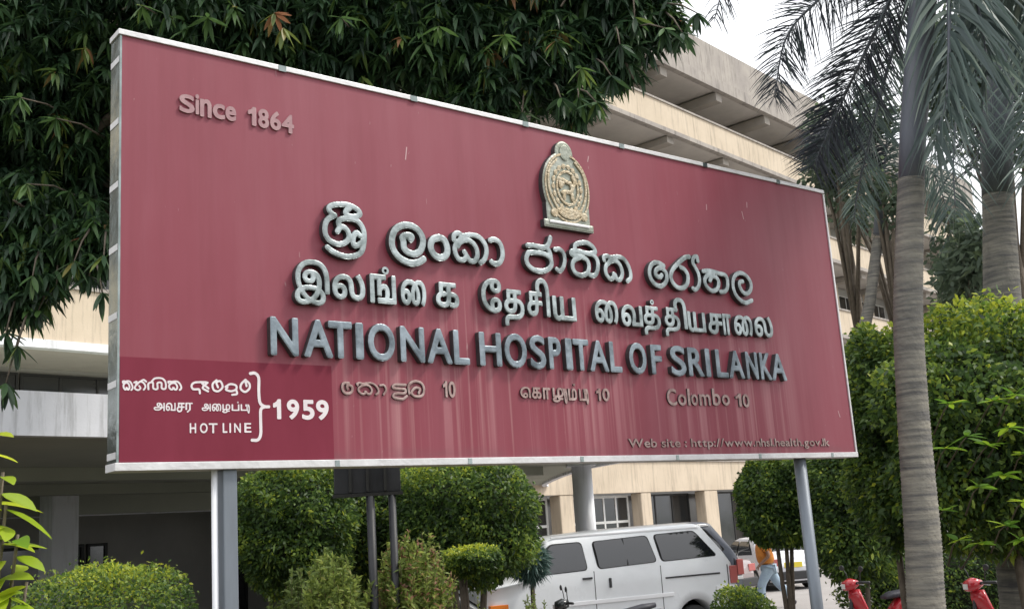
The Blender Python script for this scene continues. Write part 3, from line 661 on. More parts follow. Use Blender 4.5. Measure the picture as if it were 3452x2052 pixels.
def body(parent,L,Wd,top,belt,inset_k,arches,m,zb=.32,edge=.05,name='body',plan=None):
    """lofted car body: x along the length, near side at y=0, far side at y=Wd"""
    xs=sorted(set([round(v,3) for v in np.arange(0,L+.001,.06)]+[L]+[round(a,3) for a,_ in top if 0<=a<=L]))
    rings=[]
    for x in xs:
        H=interp(top,x); z0=zb
        for xc,r in arches:
            d=r*r-(x-xc)**2
            if d>0: z0=max(z0,.30+math.sqrt(d))
        pin=interp(plan,x) if plan else 0
        b=min(belt,H-.05); ins=lambda z:max(0,z-belt)*inset_k
        pr=[(0.35,z0),(0.,z0)]
        for t in (.25,.5,.75,1): pr.append((0,z0+(b-z0)*t))
        H2=max(H-.05,b)
        for t in (.33,.66,1): zz=b+(H2-b)*t; pr.append((ins(zz),zz))
        e=ins(H)
        pr+=[(e+edge*.4,H-.02),(e+edge*1.3,H-.002),(e+.28,H+.015),(Wd/2,H+.025)]
        half=[(max(y,0)+pin*(1-2*min(y,Wd/2)/Wd),z) for y,z in pr]
        ring=half+[(Wd-y,z) for y,z in half[-2::-1]]
        rings.append([(x,y,z) for y,z in ring])
    n=len(rings[0]); V=[p for r in rings for p in r]; Fc=[]
    for i in range(len(rings)-1):
        for k in range(n-1): Fc.append((i*n+k,i*n+k+1,(i+1)*n+k+1,(i+1)*n+k))
    Fc.append(tuple(range(n))); Fc.append(tuple(range((len(rings)-1)*n,len(rings)*n))[::-1])
    o=meshobj(name,V,Fc,m,parent,True)
    for p in (o.data.polygons[-1],o.data.polygons[-2]): p.use_smooth=False
    return o
def side_pane(parent,name,poly,belt,k,off,m,grow=0.,far=None,rad=.07):
    P=[np.array(p,float) for p in poly]; c=sum(P)/len(P)
    if grow: P=[p+(p-c)/np.linalg.norm(p-c)*grow*1.3 for p in P]
    out=[]
    for i in range(len(P)):
        a,b,d=P[i-1],P[i],P[(i+1)%len(P)]
        u=(a-b)/np.linalg.norm(a-b); v=(d-b)/np.linalg.norm(d-b)
        for t in (0,.25,.5,.75,1): s=b+u*rad*(1-t)**2+v*rad*t**2; out.append(s)
    def Y(z,o): 
        y=max(0,z-belt)*k-o; return y if far is None else far-y
    n=len(out)
    if m is M['carglass']:        # gently curved pane
        bm=bmesh.new(); bm.faces.new([bm.verts.new((x,0,z)) for x,z in out]); zs=[z for x,z in out]; za,zb_=min(zs),max(zs)
        for q in np.linspace(za,zb_,9)[1:-1]:
            bmesh.ops.bisect_plane(bm,geom=bm.verts[:]+bm.edges[:]+bm.faces[:],plane_co=(0,0,q),plane_no=(0,0,1))
        for v in bm.verts:
            u=(v.co.z-za)/(zb_-za)*2-1; v.co.y=Y(v.co.z,off+.024*(1-u*u))
        return bmobj(name,bm,m,parent,True)
    V=[(x,Y(z,off),z) for x,z in out]+[(x,Y(z,-.01),z) for x,z in out]
    Fc=[tuple(range(n))]+[(i,i+n,(i+1)%n+n,(i+1)%n) for i in range(n)]
    return meshobj(name,V,Fc,m,parent)
def van(label,paint,loc,rz,full=True):
    T=thing('parked_van',label,'van',loc,rz)
    L,Wd,belt,k=4.93,1.72,1.30,.22
    top=[(0,1.02),(.03,1.14),(.12,1.21),(.7,1.285),(.76,1.32),(1.24,1.885),(1.36,1.925),(2.6,1.985),(4.2,2.0),(4.33,1.97),(4.84,1.30),(4.9,1.1),(L,.95)]
    bd=body(T,L,Wd,top,belt,k,[(.92,.40),(4.0,.42)],paint,.36,plan=[(0,.16),(.15,.05),(.5,0),(4.7,0),(L,.08)])
    W1=[(.87,1.335),(1.285,1.80),(1.86,1.815),(1.90,1.365)]; W2=[(2.14,1.365),(2.10,1.81),(3.16,1.845),(3.27,1.40)]; W3=[(3.40,1.40),(3.33,1.85),(4.14,1.865),(4.53,1.42)]
    for far in (None,Wd):
        for i,wn in enumerate((W1,W2,W3)):
            s=side_pane(T,'window_seal',wn,belt,k,.004,M['rubber'],.022,far,.085)
            side_pane(s,'window_glass',wn,belt,k,.008,M['carglass'],0,far,.075)
            if i==1: meshobj('window_bar',*(lambda b:( [v for v in b[0]],b[1]))(tube([((2.70 if True else 0),max(0,1.375-belt)*k-.012 if far is None else far-max(0,1.375-belt)*k+.012,1.385),(2.68,max(0,1.82-belt)*k-.012 if far is None else far-max(0,1.82-belt)*k+.012,1.825)],.013,6)),M['trimblk'],s)
    # windscreen
    ws=[(.775,.16,1.345),(.775,Wd-.16,1.345),(1.215,Wd-.26,1.865),(1.215,.26,1.865)]
    ws=[(x-.014,y,z+.012) for x,y,z in ws]+[(x+.03,y,z-.02) for x,y,z in ws]
    meshobj('windscreen',ws,[(0,1,2,3),(0,4,5,1),(1,5,6,2),(2,6,7,3),(3,7,4,0)],M['carglass'],T)
    rw=[(4.80,.2,1.38),(4.80,Wd-.2,1.38),(4.385,Wd-.3,1.92),(4.385,.3,1.92)]
    rw=[(x+.016,y,z+.01) for x,y,z in rw]+[(x-.03,y,z-.02) for x,y,z in rw]
    meshobj('rear_window',rw,[(3,2,1,0),(0,1,5,4),(1,2,6,5),(2,3,7,6),(3,0,4,7)],M['carglass'],T)
    def bx(name,x0,x1,y0,y1,z0,z1,m,bev=.004): return boxo(name,x0,x1,y0,y1,z0,z1,m,T,bev)
    for x in (2.02,3.33): bx('door_seam',x,x+.012,-.003,.01,.46,1.33,M['rubber'],0)
    bx('door_seam',.84,.85,-.003,.01,.72,1.33,M['rubber'],0); bx('door_seam',4.72,4.73,-.003,.01,.9,1.25,M['rubber'],0)
    bx('sill_trim',1.36,3.56,-.022,.01,.80,.865,M['vanstripe'],.008); bx('sill_trim',4.44,4.88,-.022,.01,.83,.895,M['vanstripe'],.008)
    bx('door_rail',3.42,4.55,-.016,.01,1.10,1.128,M['trimblk'],.006)
    bx('door_handle',1.80,1.98,-.028,.01,1.205,1.24,M['trimblk'],.008); bx('door_handle',2.30,2.34,-.030,.01,1.04,1.20,M['trimblk'],.008)
    bx('fuel_flap',2.56,2.72,-.002,.01,.6,.72,paint,.0)
    bx('front_indicator',.10,.42,.0,.1,.86,.93,M['orange_lens'],.01)
    bx('headlight',-.02,.06,.12,.42,.86,1.02,M['frame'],.02); bx('headlight',-.02,.06,Wd-.42,Wd-.12,.86,1.02,M['frame'],.02)
    bx('rear_lamp',4.78,4.93,-.004,.16,.92,1.22,M['red_lens'],.01); bx('rear_lamp',4.78,4.93,Wd-.16,Wd+.004,.92,1.22,M['red_lens'],.01)
    bx('bumper',4.9,5.03,.02,Wd-.02,.45,.68,M['trimblk'],.03); bx('bumper',-.10,.05,.04,Wd-.04,.45,.70,M['trimblk'],.03)
    bx('roof_gutter',1.32,4.26,.125,.15,1.915,1.94,M['vanstripe'],.004)
    mi=thing('x','x','x'); bpy.data.objects.remove(mi)
    bm=bmesh.new(); box(bm,.78,.86,-.26,-.10,1.30,1.50,.03); box(bm,.82,.86,-.11,.03,1.36,1.40,.008); bmobj('side_mirror',bm,M['trimblk'],T)
    bx('underbody',.05,L-.05,.08,Wd-.08,.24,.5,M['rubber'],0)
    for xc in (.92,4.0):
        wheel(T,xc,.12,.305,.18,-1); wheel(T,xc,Wd-.12,.305,.18,1)
    if full:
        # roof rails and drip edge
        bx('interior_seat',1.75,2.0,.25,1.45,.8,1.5,M['curtain'],.05); bx('interior_seat',2.9,3.15,.25,1.45,.8,1.5,M['curtain'],.05)
    return T
Fv=pt(1630,1980,17.9); Rv=pt(2485,1900,20.0); rzv=math.atan2(Rv[1]-Fv[1],Rv[0]-Fv[0])
van('old white van with three dark side windows parked below the red sign',M['vanpaint'],(Fv[0],17.9,0),rzv)
# dark van behind it, only its rear roof edge shows
q=pt(2492,1860,22.6); dv=np.array([math.cos(rzv),math.sin(rzv)])
van('dark blue van parked behind the white van, only its roof end showing',M['darkpaint'],(q[0]-4.86*dv[0],22.6-4.86*dv[1],0),rzv,False)
def car(label,paint,loc,rz,L=4.1,Wd=1.66,H=1.42,plate=False,cat='car'):
    T=thing('parked_car',label,cat,loc,rz); k=.32; belt=.92
    top=[(0,.55),(.05,.66),(.95,.88),(1.05,.93),(1.65,H-.05),(1.9,H),(2.9,H-.01),(3.15,H-.07),(3.65,.98),(L-.12,.93),(L-.02,.82),(L,.6)]
    body(T,L,Wd,top,belt,k,[(.8,.34),(L-.82,.34)],paint,.24,plan=[(0,.22),(.3,.05),(.7,0),(L-.6,0),(L-.2,.06),(L,.2)])
    h=H-.09
    for far in (None,Wd):
        for wn in ([(1.2,.96),(1.68,h),(2.12,h),(2.12,.95)],[(2.2,.95),(2.2,h),(2.85,h-.01),(3.25,.98)]):
            s=side_pane(T,'window_seal',wn,belt,k,.003,M['rubber'],.015,far,.05); side_pane(s,'window_glass',wn,belt,k,.006,M['carglass'],0,far,.045)
    for nm,A in (('windscreen',[(1.09,.2,.985),(1.09,Wd-.2,.985),(1.6,Wd-.33,H-.075),(1.6,.33,H-.075)]),('rear_window',[(3.585,.22,1.03),(3.585,Wd-.22,1.03),(3.2,Wd-.33,H-.1),(3.2,.33,H-.1)])):
        s=-1 if nm=='windscreen' else 1
        P=[(x+s*.018,y,z+.014) for x,y,z in A]+[(x-s*.03,y,z-.03) for x,y,z in A]
        meshobj(nm,P,[(0,1,2,3),(0,4,5,1),(1,5,6,2),(2,6,7,3),(3,7,4,0)],M['carglass'],T)
    bx=lambda name,x0,x1,y0,y1,z0,z1,m,bev=.006: boxo(name,x0,x1,y0,y1,z0,z1,m,T,bev)
    bx('bumper',L-.1,L+.05,.06,Wd-.06,.28,.5,M['trimblk'],.03); bx('bumper',-.05,.1,.06,Wd-.06,.26,.46,M['trimblk'],.03)
    for y0,y1 in ((.1,.42),(Wd-.42,Wd-.1)):
        bx('rear_lamp',L-.13,L+.005,y0,y1,.66,.84,M['red_lens'],.01); bx('headlight',.03,.16,y0+.03,y1+.03 if y0<.5 else y1-.03,.52,.64,M['frame'],.01)
    if plate:
        bx('number_plate',L+.006,L+.02,Wd/2-.26,Wd/2+.26,.60,.74,M['plate'],.003)
    bx('door_seam',2.15,2.16,-.003,.01,.3,.92,M['rubber'],0); bx('door_seam',1.1,1.11,-.003,.01,.3,.92,M['rubber'],0)
    bx('door_handle',2.0,2.11,-.02,.01,.80,.83,M['trimblk'],.004); bx('door_handle',2.95,3.06,-.02,.01,.80,.83,M['trimblk'],.004)
    bx('underbody',.08,L-.08,.08,Wd-.08,.16,.4,M['rubber'],0)
    for xc in (.8,L-.82): wheel(T,xc,.11,.30,.17,-1); wheel(T,xc,Wd-.11,.30,.17,1)
    return T
def place_rear(px,Y,rz,L,Wd):           # origin so that the middle of the tail stands at column px
    g=gp(px,Y); ax=np.array([math.cos(rz),math.sin(rz)]); ay=np.array([-ax[1],ax[0]])
    o=g[:2]-ax*L-ay*Wd/2; return (o[0],o[1],0)
rz1=-math.pi/2+.18
car('white car with a yellow number plate parked tail-on beyond the hedge',M['whitecar'],place_rear(2655,30.5,rz1,4.1,1.66),rz1,plate=True)
rz2=math.radians(-118); g=gp(2470,27.6)
car('grey-brown hatchback parked between the white van and the walking person',M['brownpaint'],place_rear(2478,28.6,R(-42),4.1,1.66),R(-42),H=1.46)
car('black car parked under the left clipped bush beside the porch',M['blackpaint'],(gp(905,22)[0],22.0,0),R(35))
g=gp(1450,13.9); car('dark car half hidden behind the feathery shrubs in front of the van nose',M['blackpaint'],(g[0]-2.9,14.2,0),R(8),H=1.40)
def scooter(label,paint,loc,rz,cat='scooter'):
    T=thing('scooter',label,cat,loc,rz,'scooters parked in front of the hedges')
    def wheel2(x):
        r=.24; n=26;V=[];Fc=[]
        for a_ in range(n):
            a=2*math.pi*a_/n
            for b_ in range(8):
                b=2*math.pi*b_/8; rr=r-.05+.05*math.cos(b); V.append((x+rr*math.cos(a),.045*math.sin(b),r+rr*math.sin(a)))
        for a_ in range(n):
            for b_ in range(8): Fc.append((a_*8+b_,a_*8+(b_+1)%8,((a_+1)%n)*8+(b_+1)%8,((a_+1)%n)*8+b_))
        t=meshobj('wheel',V,Fc,M['tyre'],T,True)
        bm=bmesh.new(); bmesh.ops.create_cone(bm,cap_ends=True,segments=20,radius1=.05,radius2=.05,depth=.1,matrix=Matrix.Translation((x,0,r))@Matrix.Rotation(math.pi/2,4,'X'))
        for k in range(5):
            a=2*math.pi*k/5; bmesh.ops.create_cone(bm,cap_ends=True,segments=6,radius1=.016,radius2=.016,depth=.19,matrix=Matrix.Translation((x+.1*math.cos(a),0,r+.1*math.sin(a)))@Matrix.Rotation(a,4,'Y').inverted()@Matrix.Rotation(math.pi/2,4,'Y'))
        bmobj('rim',bm,M['rim'],t,True)
    wheel2(0.); wheel2(1.25)
    def blob(name,st,m,n=16):
        # stations: x, z centre, half height, half width
        V=[];Fc=[]
        for x,z,hh,hw in st:
            for k in range(n):
                a=2*math.pi*k/n; c,s=math.cos(a),math.sin(a)
                V.append((x,hw*abs(c)**.8*(1 if c>0 else -1),z+hh*abs(s)**.8*(1 if s>0 else -1)))
        for i in range(len(st)-1):
            for k in range(n): Fc.append((i*n+k,i*n+(k+1)%n,(i+1)*n+(k+1)%n,(i+1)*n+k))
        Fc+= [tuple(range(n))[::-1],tuple(range((len(st)-1)*n,len(st)*n))]
        return meshobj(name,V,Fc,m,T,True)
    blob('rear_cowl',[(.72,.50,.10,.10),(.85,.58,.15,.15),(1.1,.64,.14,.16),(1.35,.70,.10,.13),(1.58,.76,.05,.07)],paint)
    blob('seat',[(.62,.74,.03,.09),(.75,.77,.05,.13),(1.05,.79,.055,.15),(1.3,.84,.055,.13),(1.5,.87,.035,.08)],M['seat'])
    blob('floor_board',[(.2,.30,.05,.10),(.35,.27,.04,.16),(.6,.27,.05,.17),(.76,.33,.09,.14)],M['trimblk'])
    # front shield: curved sheet rising to the handlebar
    V=[];n=9
    prof=[(.30,.27,.17),(.22,.42,.20),(.14,.60,.21),(.09,.78,.17),(.08,.90,.11)]
    for x,z,hw in prof:
        for k in range(n):
            t=-1+2*k/(n-1); V.append((x+.10*t*t-.03,hw*t,z))
    F1=[(i*n+k,i*n+k+1,(i+1)*n+k+1,(i+1)*n+k) for i in range(4) for k in range(n-1)]
    V2=[(x+.03,y*.97,z) for x,y,z in V]; m_=len(V)
    F2=[tuple(m_+v for v in f[::-1]) for f in F1]
    rim=[i*n for i in range(5)]+[4*n+k for k in range(1,n)]+[i*n+n-1 for i in range(3,-1,-1)]+list(range(n-2,0,-1))
    F3=[(rim[i],rim[(i+1)%len(rim)],rim[(i+1)%len(rim)]+m_,rim[i]+m_) for i in range(len(rim))]
    meshobj('front_shield',V+V2,F1+F2+F3,paint,T,True)
    blob('mudguard',[(-.30,.36,.02,.03),(-.22,.47,.035,.075),(-.05,.525,.04,.09),(.12,.52,.05,.09),(.24,.44,.05,.07)],paint)
    tubeo('fork',[(0,0,.24),(.05,0,.55),(.13,0,.95)],.03,M['trimblk'],T,8)
    tubeo('handlebar',[(.22,-.34,1.0),(.17,-.2,1.0),(.13,0,.97),(.17,.2,1.0),(.22,.34,1.0)],[.02,.02,.025,.02,.02],M['trimblk'],T,8)
    blob('headlight',[(-.02,.94,.03,.05),(.0,.95,.07,.10),(.1,.97,.09,.12),(.2,.98,.05,.08)],paint)
    boxo('headlight_lens',-.03,-.018,-.05,.05,.91,.98,M['frame'],T,.004)
    for s in (-1,1):
        bm=bmesh.new(); bmesh.ops.create_uvsphere(bm,u_segments=12,v_segments=8,radius=1,matrix=Matrix.Translation((.14,s*.27,1.20))@Matrix.Diagonal((.018,.065,.042,1)))
        mr=bmobj('mirror',bm,M['trimblk'],T,True)
        tubeo('mirror_stem',[(.17,s*.17,1.0),(.16,s*.2,1.12),(.15,s*.26,1.19)],.007,M['trimblk'],mr,6)
        tubeo('lever',[(.14,s*.14,.99),(.10,s*.24,.975),(.13,s*.33,.97)],.006,M['rim'],T,6)
    blob('rear_mudguard',[(1.3,.5,.05,.06),(1.45,.46,.05,.05),(1.6,.36,.03,.04)],M['trimblk'])
    boxo('rear_lamp',1.55,1.62,-.06,.06,.72,.80,M['red_lens'],T,.01)
    tubeo('exhaust',[(.8,.14,.24),(1.1,.16,.24),(1.5,.17,.30)],[.02,.045,.045],M['trimblk'],T,10)
    boxo('engine',.75,1.2,-.08,.08,.18,.42,M['trimblk'],T,.03)
    tubeo('stand',[(.75,-.1,.2),(.72,-.28,.0)],.012,M['trimblk'],T,6)
    return T
g=gp(1850,16.6); scooter('black scooter parked in front of the white van door',M['blackpaint'],(g[0],16.6,0),R(6))
g=gp(2818,16.8); scooter('red scooter behind the round steel sign post, left of the palm',M['redpaint'],(g[0],16.8,0),R(14))
g=gp(3225,15.2); scooter('red scooter in the shade of the tall hedge, right of the palm',M['redpaint'],(g[0],15.2,0),R(12))

# ============================================================ PERSON
def skinned(name,nodes,edges,m,parent,sub=2,root=0):
    me=bpy.data.meshes.new(name); me.from_pydata([n[0] for n in nodes],edges,[]); o=bpy.data.objects.new(name,me); COL.objects.link(o)
    o.modifiers.new('s','SKIN'); o.modifiers.new('d','SUBSURF').levels=sub
    for i,nn in enumerate(nodes):
        r=nn[1]; me.skin_vertices[0].data[i].radius=r if hasattr(r,'__len__') else (r,r)
    me.skin_vertices[0].data[root].use_root=True
    bpy.context.view_layer.update()
    m2=bpy.data.meshes.new_from_object(o.evaluated_get(bpy.context.evaluated_depsgraph_get())); bpy.data.objects.remove(o)
    m2.materials.clear(); m2.materials.append(m); m2.polygons.foreach_set('use_smooth',np.ones(len(m2.polygons),dtype=bool))
    m2.name=name; return link(bpy.data.objects.new(name,m2),parent)
g=gp(2572,25.2)
PE=thing('person','person in an orange shirt and pale blue trousers striding left past the parked cars','person',(g[0],25.2,0),0); PE.scale=(1.12,1.12,1.07)
# walking toward -x; front leg ahead, rear leg trailing with the heel up
hip=(0,0,.90); kF=(-.20,-.09,.50); aF=(-.24,-.09,.09); kR=(.17,.09,.50); aR=(.46,.09,.17)
ch=(-.07,0,1.22); nk=(-.11,0,1.42); hd=(-.15,0,1.55); hd2=(-.15,0,1.63)
sL=(-.10,-.18,1.35); eL=(-.02,-.25,1.08); wL=(-.20,-.24,.93); sR=(-.08,.18,1.35); eR=(.08,.24,1.12); wR=(.16,.22,.88)
bodyn=[(hip,(.13,.12)),(ch,(.14,.11)),(nk,.055),(hd,.085),(hd2,.08),(sL,.055),(eL,.042),(wL,.028),(sR,.055),(eR,.042),(wR,.028),
       ((-.02,-.09,.86),.085),(kF,.058),(aF,.04),((.02,.09,.86),.085),(kR,.058),(aR,.04),((-.25,-.24,.87),.03),((.19,.2,.82),.03)]
ed=[(0,1),(1,2),(2,3),(3,4),(1,5),(5,6),(6,7),(7,17),(1,8),(8,9),(9,10),(10,18),(0,11),(11,12),(12,13),(0,14),(14,15),(15,16)]
skinned('body',bodyn,ed,M['skin'],PE)
for w_,dx in ((wL,-1),(wR,.6)):       # fingers and thumb, slightly curled
    hx,hy,hz=(w_[0]-.05 if dx<0 else w_[0]+.03),w_[1],w_[2]-.06
    for k in range(4):
        tubeo('finger',[(hx,hy-.03+k*.02,hz),(hx-.012,hy-.03+k*.02,hz-.04),(hx-.004,hy-.03+k*.02,hz-.07+abs(k-1.5)*.006)],[.010,.009,.006],M['skin'],PE,6)
    tubeo('finger',[(hx-.02,hy-.03,hz+.02),(hx-.045,hy-.035,hz-.015),(hx-.045,hy-.03,hz-.04)],[.011,.010,.007],M['skin'],PE,6)
skinned('shirt',[((-.01,0,.86),(.22,.19)),((-.06,0,1.08),(.22,.19)),(ch,(.21,.175)),((-.10,0,1.36),(.10,.10)),(sL,.085),((-.05,-.24,1.16),.078),(sR,.085),((.04,.235,1.18),.078)],
        [(0,1),(1,2),(2,3),(2,4),(4,5),(2,6),(6,7)],M['shirt'],PE)
skinned('trousers',[((0,0,.90),(.15,.14)),((-.03,-.10,.80),.12),(kF,.092),((-.235,-.09,.13),.085),((.03,.10,.80),.12),(kR,.092),((.42,.09,.22),.08)],
        [(0,1),(1,2),(2,3),(0,4),(4,5),(5,6)],M['jeans'],PE)
skinned('shoe',[((-.22,-.09,.06),.05),((-.30,-.09,.04),.045),((-.40,-.09,.035),.035)],[(0,1),(1,2)],M['shoe'],PE)
skinned('shoe',[((.48,.09,.15),.05),((.46,.09,.07),.045),((.40,.09,.03),.03)],[(0,1),(1,2)],M['shoe'],PE)
bm=bmesh.new(); bmesh.ops.create_uvsphere(bm,u_segments=16,v_segments=10,radius=1,matrix=Matrix.Translation((-.13,0,1.645))@Matrix.Diagonal((.105,.095,.10,1))); bmobj('hair',bm,M['hair'],PE,True)
tubeo('nose',[(-.235,0,1.60),(-.255,0,1.565),(-.24,0,1.555)],[.008,.014,.01],M['skin'],PE,6)
# ============================================================ VEGETATION
def blob_pts(n,c,r,p,amp=.10,shell=.25,seed=0,low=-1.,fr=3.):
    g=np.random.default_rng(seed); d=g.normal(size=(int(n*1.3),3)); d/=np.linalg.norm(d,axis=1,keepdims=True)
    d=d[d[:,2]>low][:n]
    k=(np.abs(d)**p).sum(1)**(-1/p)          # superellipsoid radius
    ph=g.uniform(0,6.28,6)
    nz=np.sin(d[:,0]*fr*2+ph[0])*np.sin(d[:,1]*fr*2.3+ph[1])+.7*np.sin(d[:,2]*fr*3.1+ph[2]+d[:,0]*fr)+.5*np.sin(d[:,0]*fr*5.3+ph[3])*np.sin(d[:,2]*fr*6+ph[4])
    s=k*(1+amp*nz*.5)*(1-shell*g.random(len(d))**2.2)
    P=d*s[:,None]*np.array(r)+np.array(c)
    N=d**(1)*np.abs(d)**(p-2)/np.array(r) if p>2 else d/np.array(r)
    N/=np.linalg.norm(N,axis=1,keepdims=True); return P,N,nz
def clump(name,parent,c,r,n,L,W,m,p=3.,amp=.12,shell=.3,seed=0,low=-1.,topglow=.35,fold=0.,ts=(0,.45,1),hw=(.35,1,0),droop=.2,core=True,spread=.9,fr=3.):
    P,N,nz=blob_pts(n,c,r,p,amp,shell,seed,low,fr); g=np.random.default_rng(seed+99); k=len(P)
    out=g.random(k)<.06; P=P+N*(out*g.uniform(.01,.07,k)*max(r)/.7)[:,None]
    dr=N*.8+g.normal(size=(k,3))*spread; dr/=np.linalg.norm(dr,axis=1,keepdims=True)
    up=N+g.normal(size=(k,3))*.5; up/=np.linalg.norm(up,axis=1,keepdims=True)
    LL=L*g.uniform(.5,1.45,k); WW=W*g.uniform(.7,1.2,k)
    V,F,K=strips(P,dr,up,LL,WW,droop,ts,hw,fold)
    nz2=np.sin(P[:,0]*9+seed)*np.sin(P[:,2]*8+seed*2)*np.sin(P[:,1]*8)
    t=np.clip(.27+.2*g.normal(size=k)+.10*nz+.16*nz2+topglow*np.clip(N[:,2],0,1)**2*g.random(k)**.5,0,1)  # upward faces tinted yellow-green: young growth plus sunlight put into the colour
    o=meshobj(name,V,F,m,parent,False,np.repeat(t,K)); meta(o,kind='stuff')
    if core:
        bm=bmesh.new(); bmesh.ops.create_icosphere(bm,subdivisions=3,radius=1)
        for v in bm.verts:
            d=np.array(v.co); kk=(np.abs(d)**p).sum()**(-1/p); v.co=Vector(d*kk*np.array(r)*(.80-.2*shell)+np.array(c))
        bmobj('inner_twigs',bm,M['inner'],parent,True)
    return o
def pxblob(xl,xr,yt,yb,Y,ry):
    a=pt(xl,(yt+yb)/2,Y); b=pt(xr,(yt+yb)/2,Y); t=pt((xl+xr)/2,yt,Y); u=pt((xl+xr)/2,yb,Y)
    return np.array([(a[0]+b[0])/2,Y+0.,(t[2]+u[2])/2]),np.array([(b[0]-a[0])/2,ry,(t[2]-u[2])/2])
def bush(name,label,cat,bb,Y,ry,n,L,W,m,p=3.,trunk=True,group=None,seed=1,ground=False,**kw):
    c,r=pxblob(*bb,Y,ry)
    if ground: top=c[2]+r[2]; r[2]=top/2+.02; c[2]=top/2-.02
    T=thing(name,label,cat,(c[0],c[1],0),0,group); c0=np.array([0,0,c[2]])
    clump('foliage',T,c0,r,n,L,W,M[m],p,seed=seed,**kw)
    if trunk:
        g=np.random.default_rng(seed)
        for k in range(3):
            a=g.uniform(0,6.28); x,y=.08*math.cos(a),.08*math.sin(a)
            tubeo('trunk',[(x*.5,y*.5,-.02),(x*1.5,y*1.5,c[2]*.35),(x*3+.03,y*3,c[2])],[.05,.04,.03],M['bark'],T,8)
    return T
gH='clipped hedges and topiary bushes in the car park garden'
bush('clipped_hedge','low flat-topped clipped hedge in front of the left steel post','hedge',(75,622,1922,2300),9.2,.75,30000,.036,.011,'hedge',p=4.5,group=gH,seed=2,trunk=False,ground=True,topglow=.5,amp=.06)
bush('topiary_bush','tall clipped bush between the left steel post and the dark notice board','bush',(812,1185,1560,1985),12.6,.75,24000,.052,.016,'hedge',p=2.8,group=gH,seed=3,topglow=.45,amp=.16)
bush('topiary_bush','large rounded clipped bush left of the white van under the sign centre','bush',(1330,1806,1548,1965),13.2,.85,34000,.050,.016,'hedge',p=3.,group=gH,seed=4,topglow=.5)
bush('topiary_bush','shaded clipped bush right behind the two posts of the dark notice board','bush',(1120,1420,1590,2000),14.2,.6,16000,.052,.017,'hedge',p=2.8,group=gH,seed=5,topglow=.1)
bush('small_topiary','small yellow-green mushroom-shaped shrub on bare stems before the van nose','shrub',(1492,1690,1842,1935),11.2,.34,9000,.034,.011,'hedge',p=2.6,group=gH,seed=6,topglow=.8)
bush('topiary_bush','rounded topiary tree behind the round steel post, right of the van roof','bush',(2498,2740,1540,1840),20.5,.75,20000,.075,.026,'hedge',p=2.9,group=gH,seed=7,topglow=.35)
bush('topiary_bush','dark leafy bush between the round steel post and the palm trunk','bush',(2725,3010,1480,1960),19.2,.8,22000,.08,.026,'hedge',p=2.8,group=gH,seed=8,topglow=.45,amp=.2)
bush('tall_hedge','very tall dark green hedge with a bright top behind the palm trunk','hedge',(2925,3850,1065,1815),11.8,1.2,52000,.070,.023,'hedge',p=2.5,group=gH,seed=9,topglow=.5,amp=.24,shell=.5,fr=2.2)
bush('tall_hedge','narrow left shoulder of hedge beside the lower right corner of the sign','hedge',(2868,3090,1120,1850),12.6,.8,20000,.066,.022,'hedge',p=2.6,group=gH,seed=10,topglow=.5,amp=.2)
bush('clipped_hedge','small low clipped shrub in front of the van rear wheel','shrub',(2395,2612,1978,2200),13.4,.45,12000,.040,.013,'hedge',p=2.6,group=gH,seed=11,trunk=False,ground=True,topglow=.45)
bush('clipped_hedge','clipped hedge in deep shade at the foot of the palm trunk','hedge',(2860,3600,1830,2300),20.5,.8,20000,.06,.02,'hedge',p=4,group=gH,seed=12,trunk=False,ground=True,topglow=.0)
# broad leaves in front of the tall hedge (each one a part)
def leaf_mesh(L,W,fold=.25,droop=.25,tint=.6):
    ts=(0,.12,.3,.5,.72,.9,1); hw=(.10,.55,.95,1,.78,.35,0)
    V,F,K=strips(np.zeros((1,3)),np.array([[1.,0,0]]),np.array([[0,0,1.]]),np.array([L]),np.array([W]),droop,ts,hw,fold)
    return V,F
def leaf_part(parent,base,direction,roll,L,W,m,tint,droop=.25,local=None,name='leaf'):
    V,F=leaf_mesh(L,W,.3,droop)
    d=Vector(direction).normalized(); q=d.to_track_quat('X','Z'); Mx=q.to_matrix()@Matrix.Rotation(roll,3,'X')
    V=np.array(V)@np.array(Mx).T+np.array(base)
    return meshobj(name,V,F,M[m],parent,True,np.full(len(V),tint))
c=pt(3330,1700,10.4)
LP=thing('broad_leaf_shrub','glossy broad-leaved shrub growing out of the tall hedge right of the palm','shrub',(c[0],10.4,0))
g=np.random.default_rng(21)
for (x,y) in [(3190,1510),(3260,1470),(3330,1500),(3400,1440),(3450,1530),(3180,1720),(3300,1830),(3390,1770),(3440,1820),(3230,1820),(3350,1350),(3420,1330),(3200,1360),(3450,1690),(3300,1640),(3380,1600)]:
    b=pt(x,y,10.2+g.uniform(-.25,.2))-np.array([c[0],10.4,0])
    tubeo('stem',[b+np.array([g.uniform(-.05,.05),.45,-.25]),b+np.array([0,.15,-.05]),b],[.008,.006,.004],M['bark'],LP,6)
    a0=g.uniform(0,6.28)
    for k in range(6):
        a=a0+k*1.05+g.uniform(-.2,.2); el=g.uniform(-.1,.6)
        leaf_part(LP,b,(math.cos(a),math.sin(a)*.7-.35,el),g.uniform(-.5,.5),g.uniform(.11,.19),g.uniform(.026,.036),'bigleaf',float(g.uniform(.05,.75)),.3)
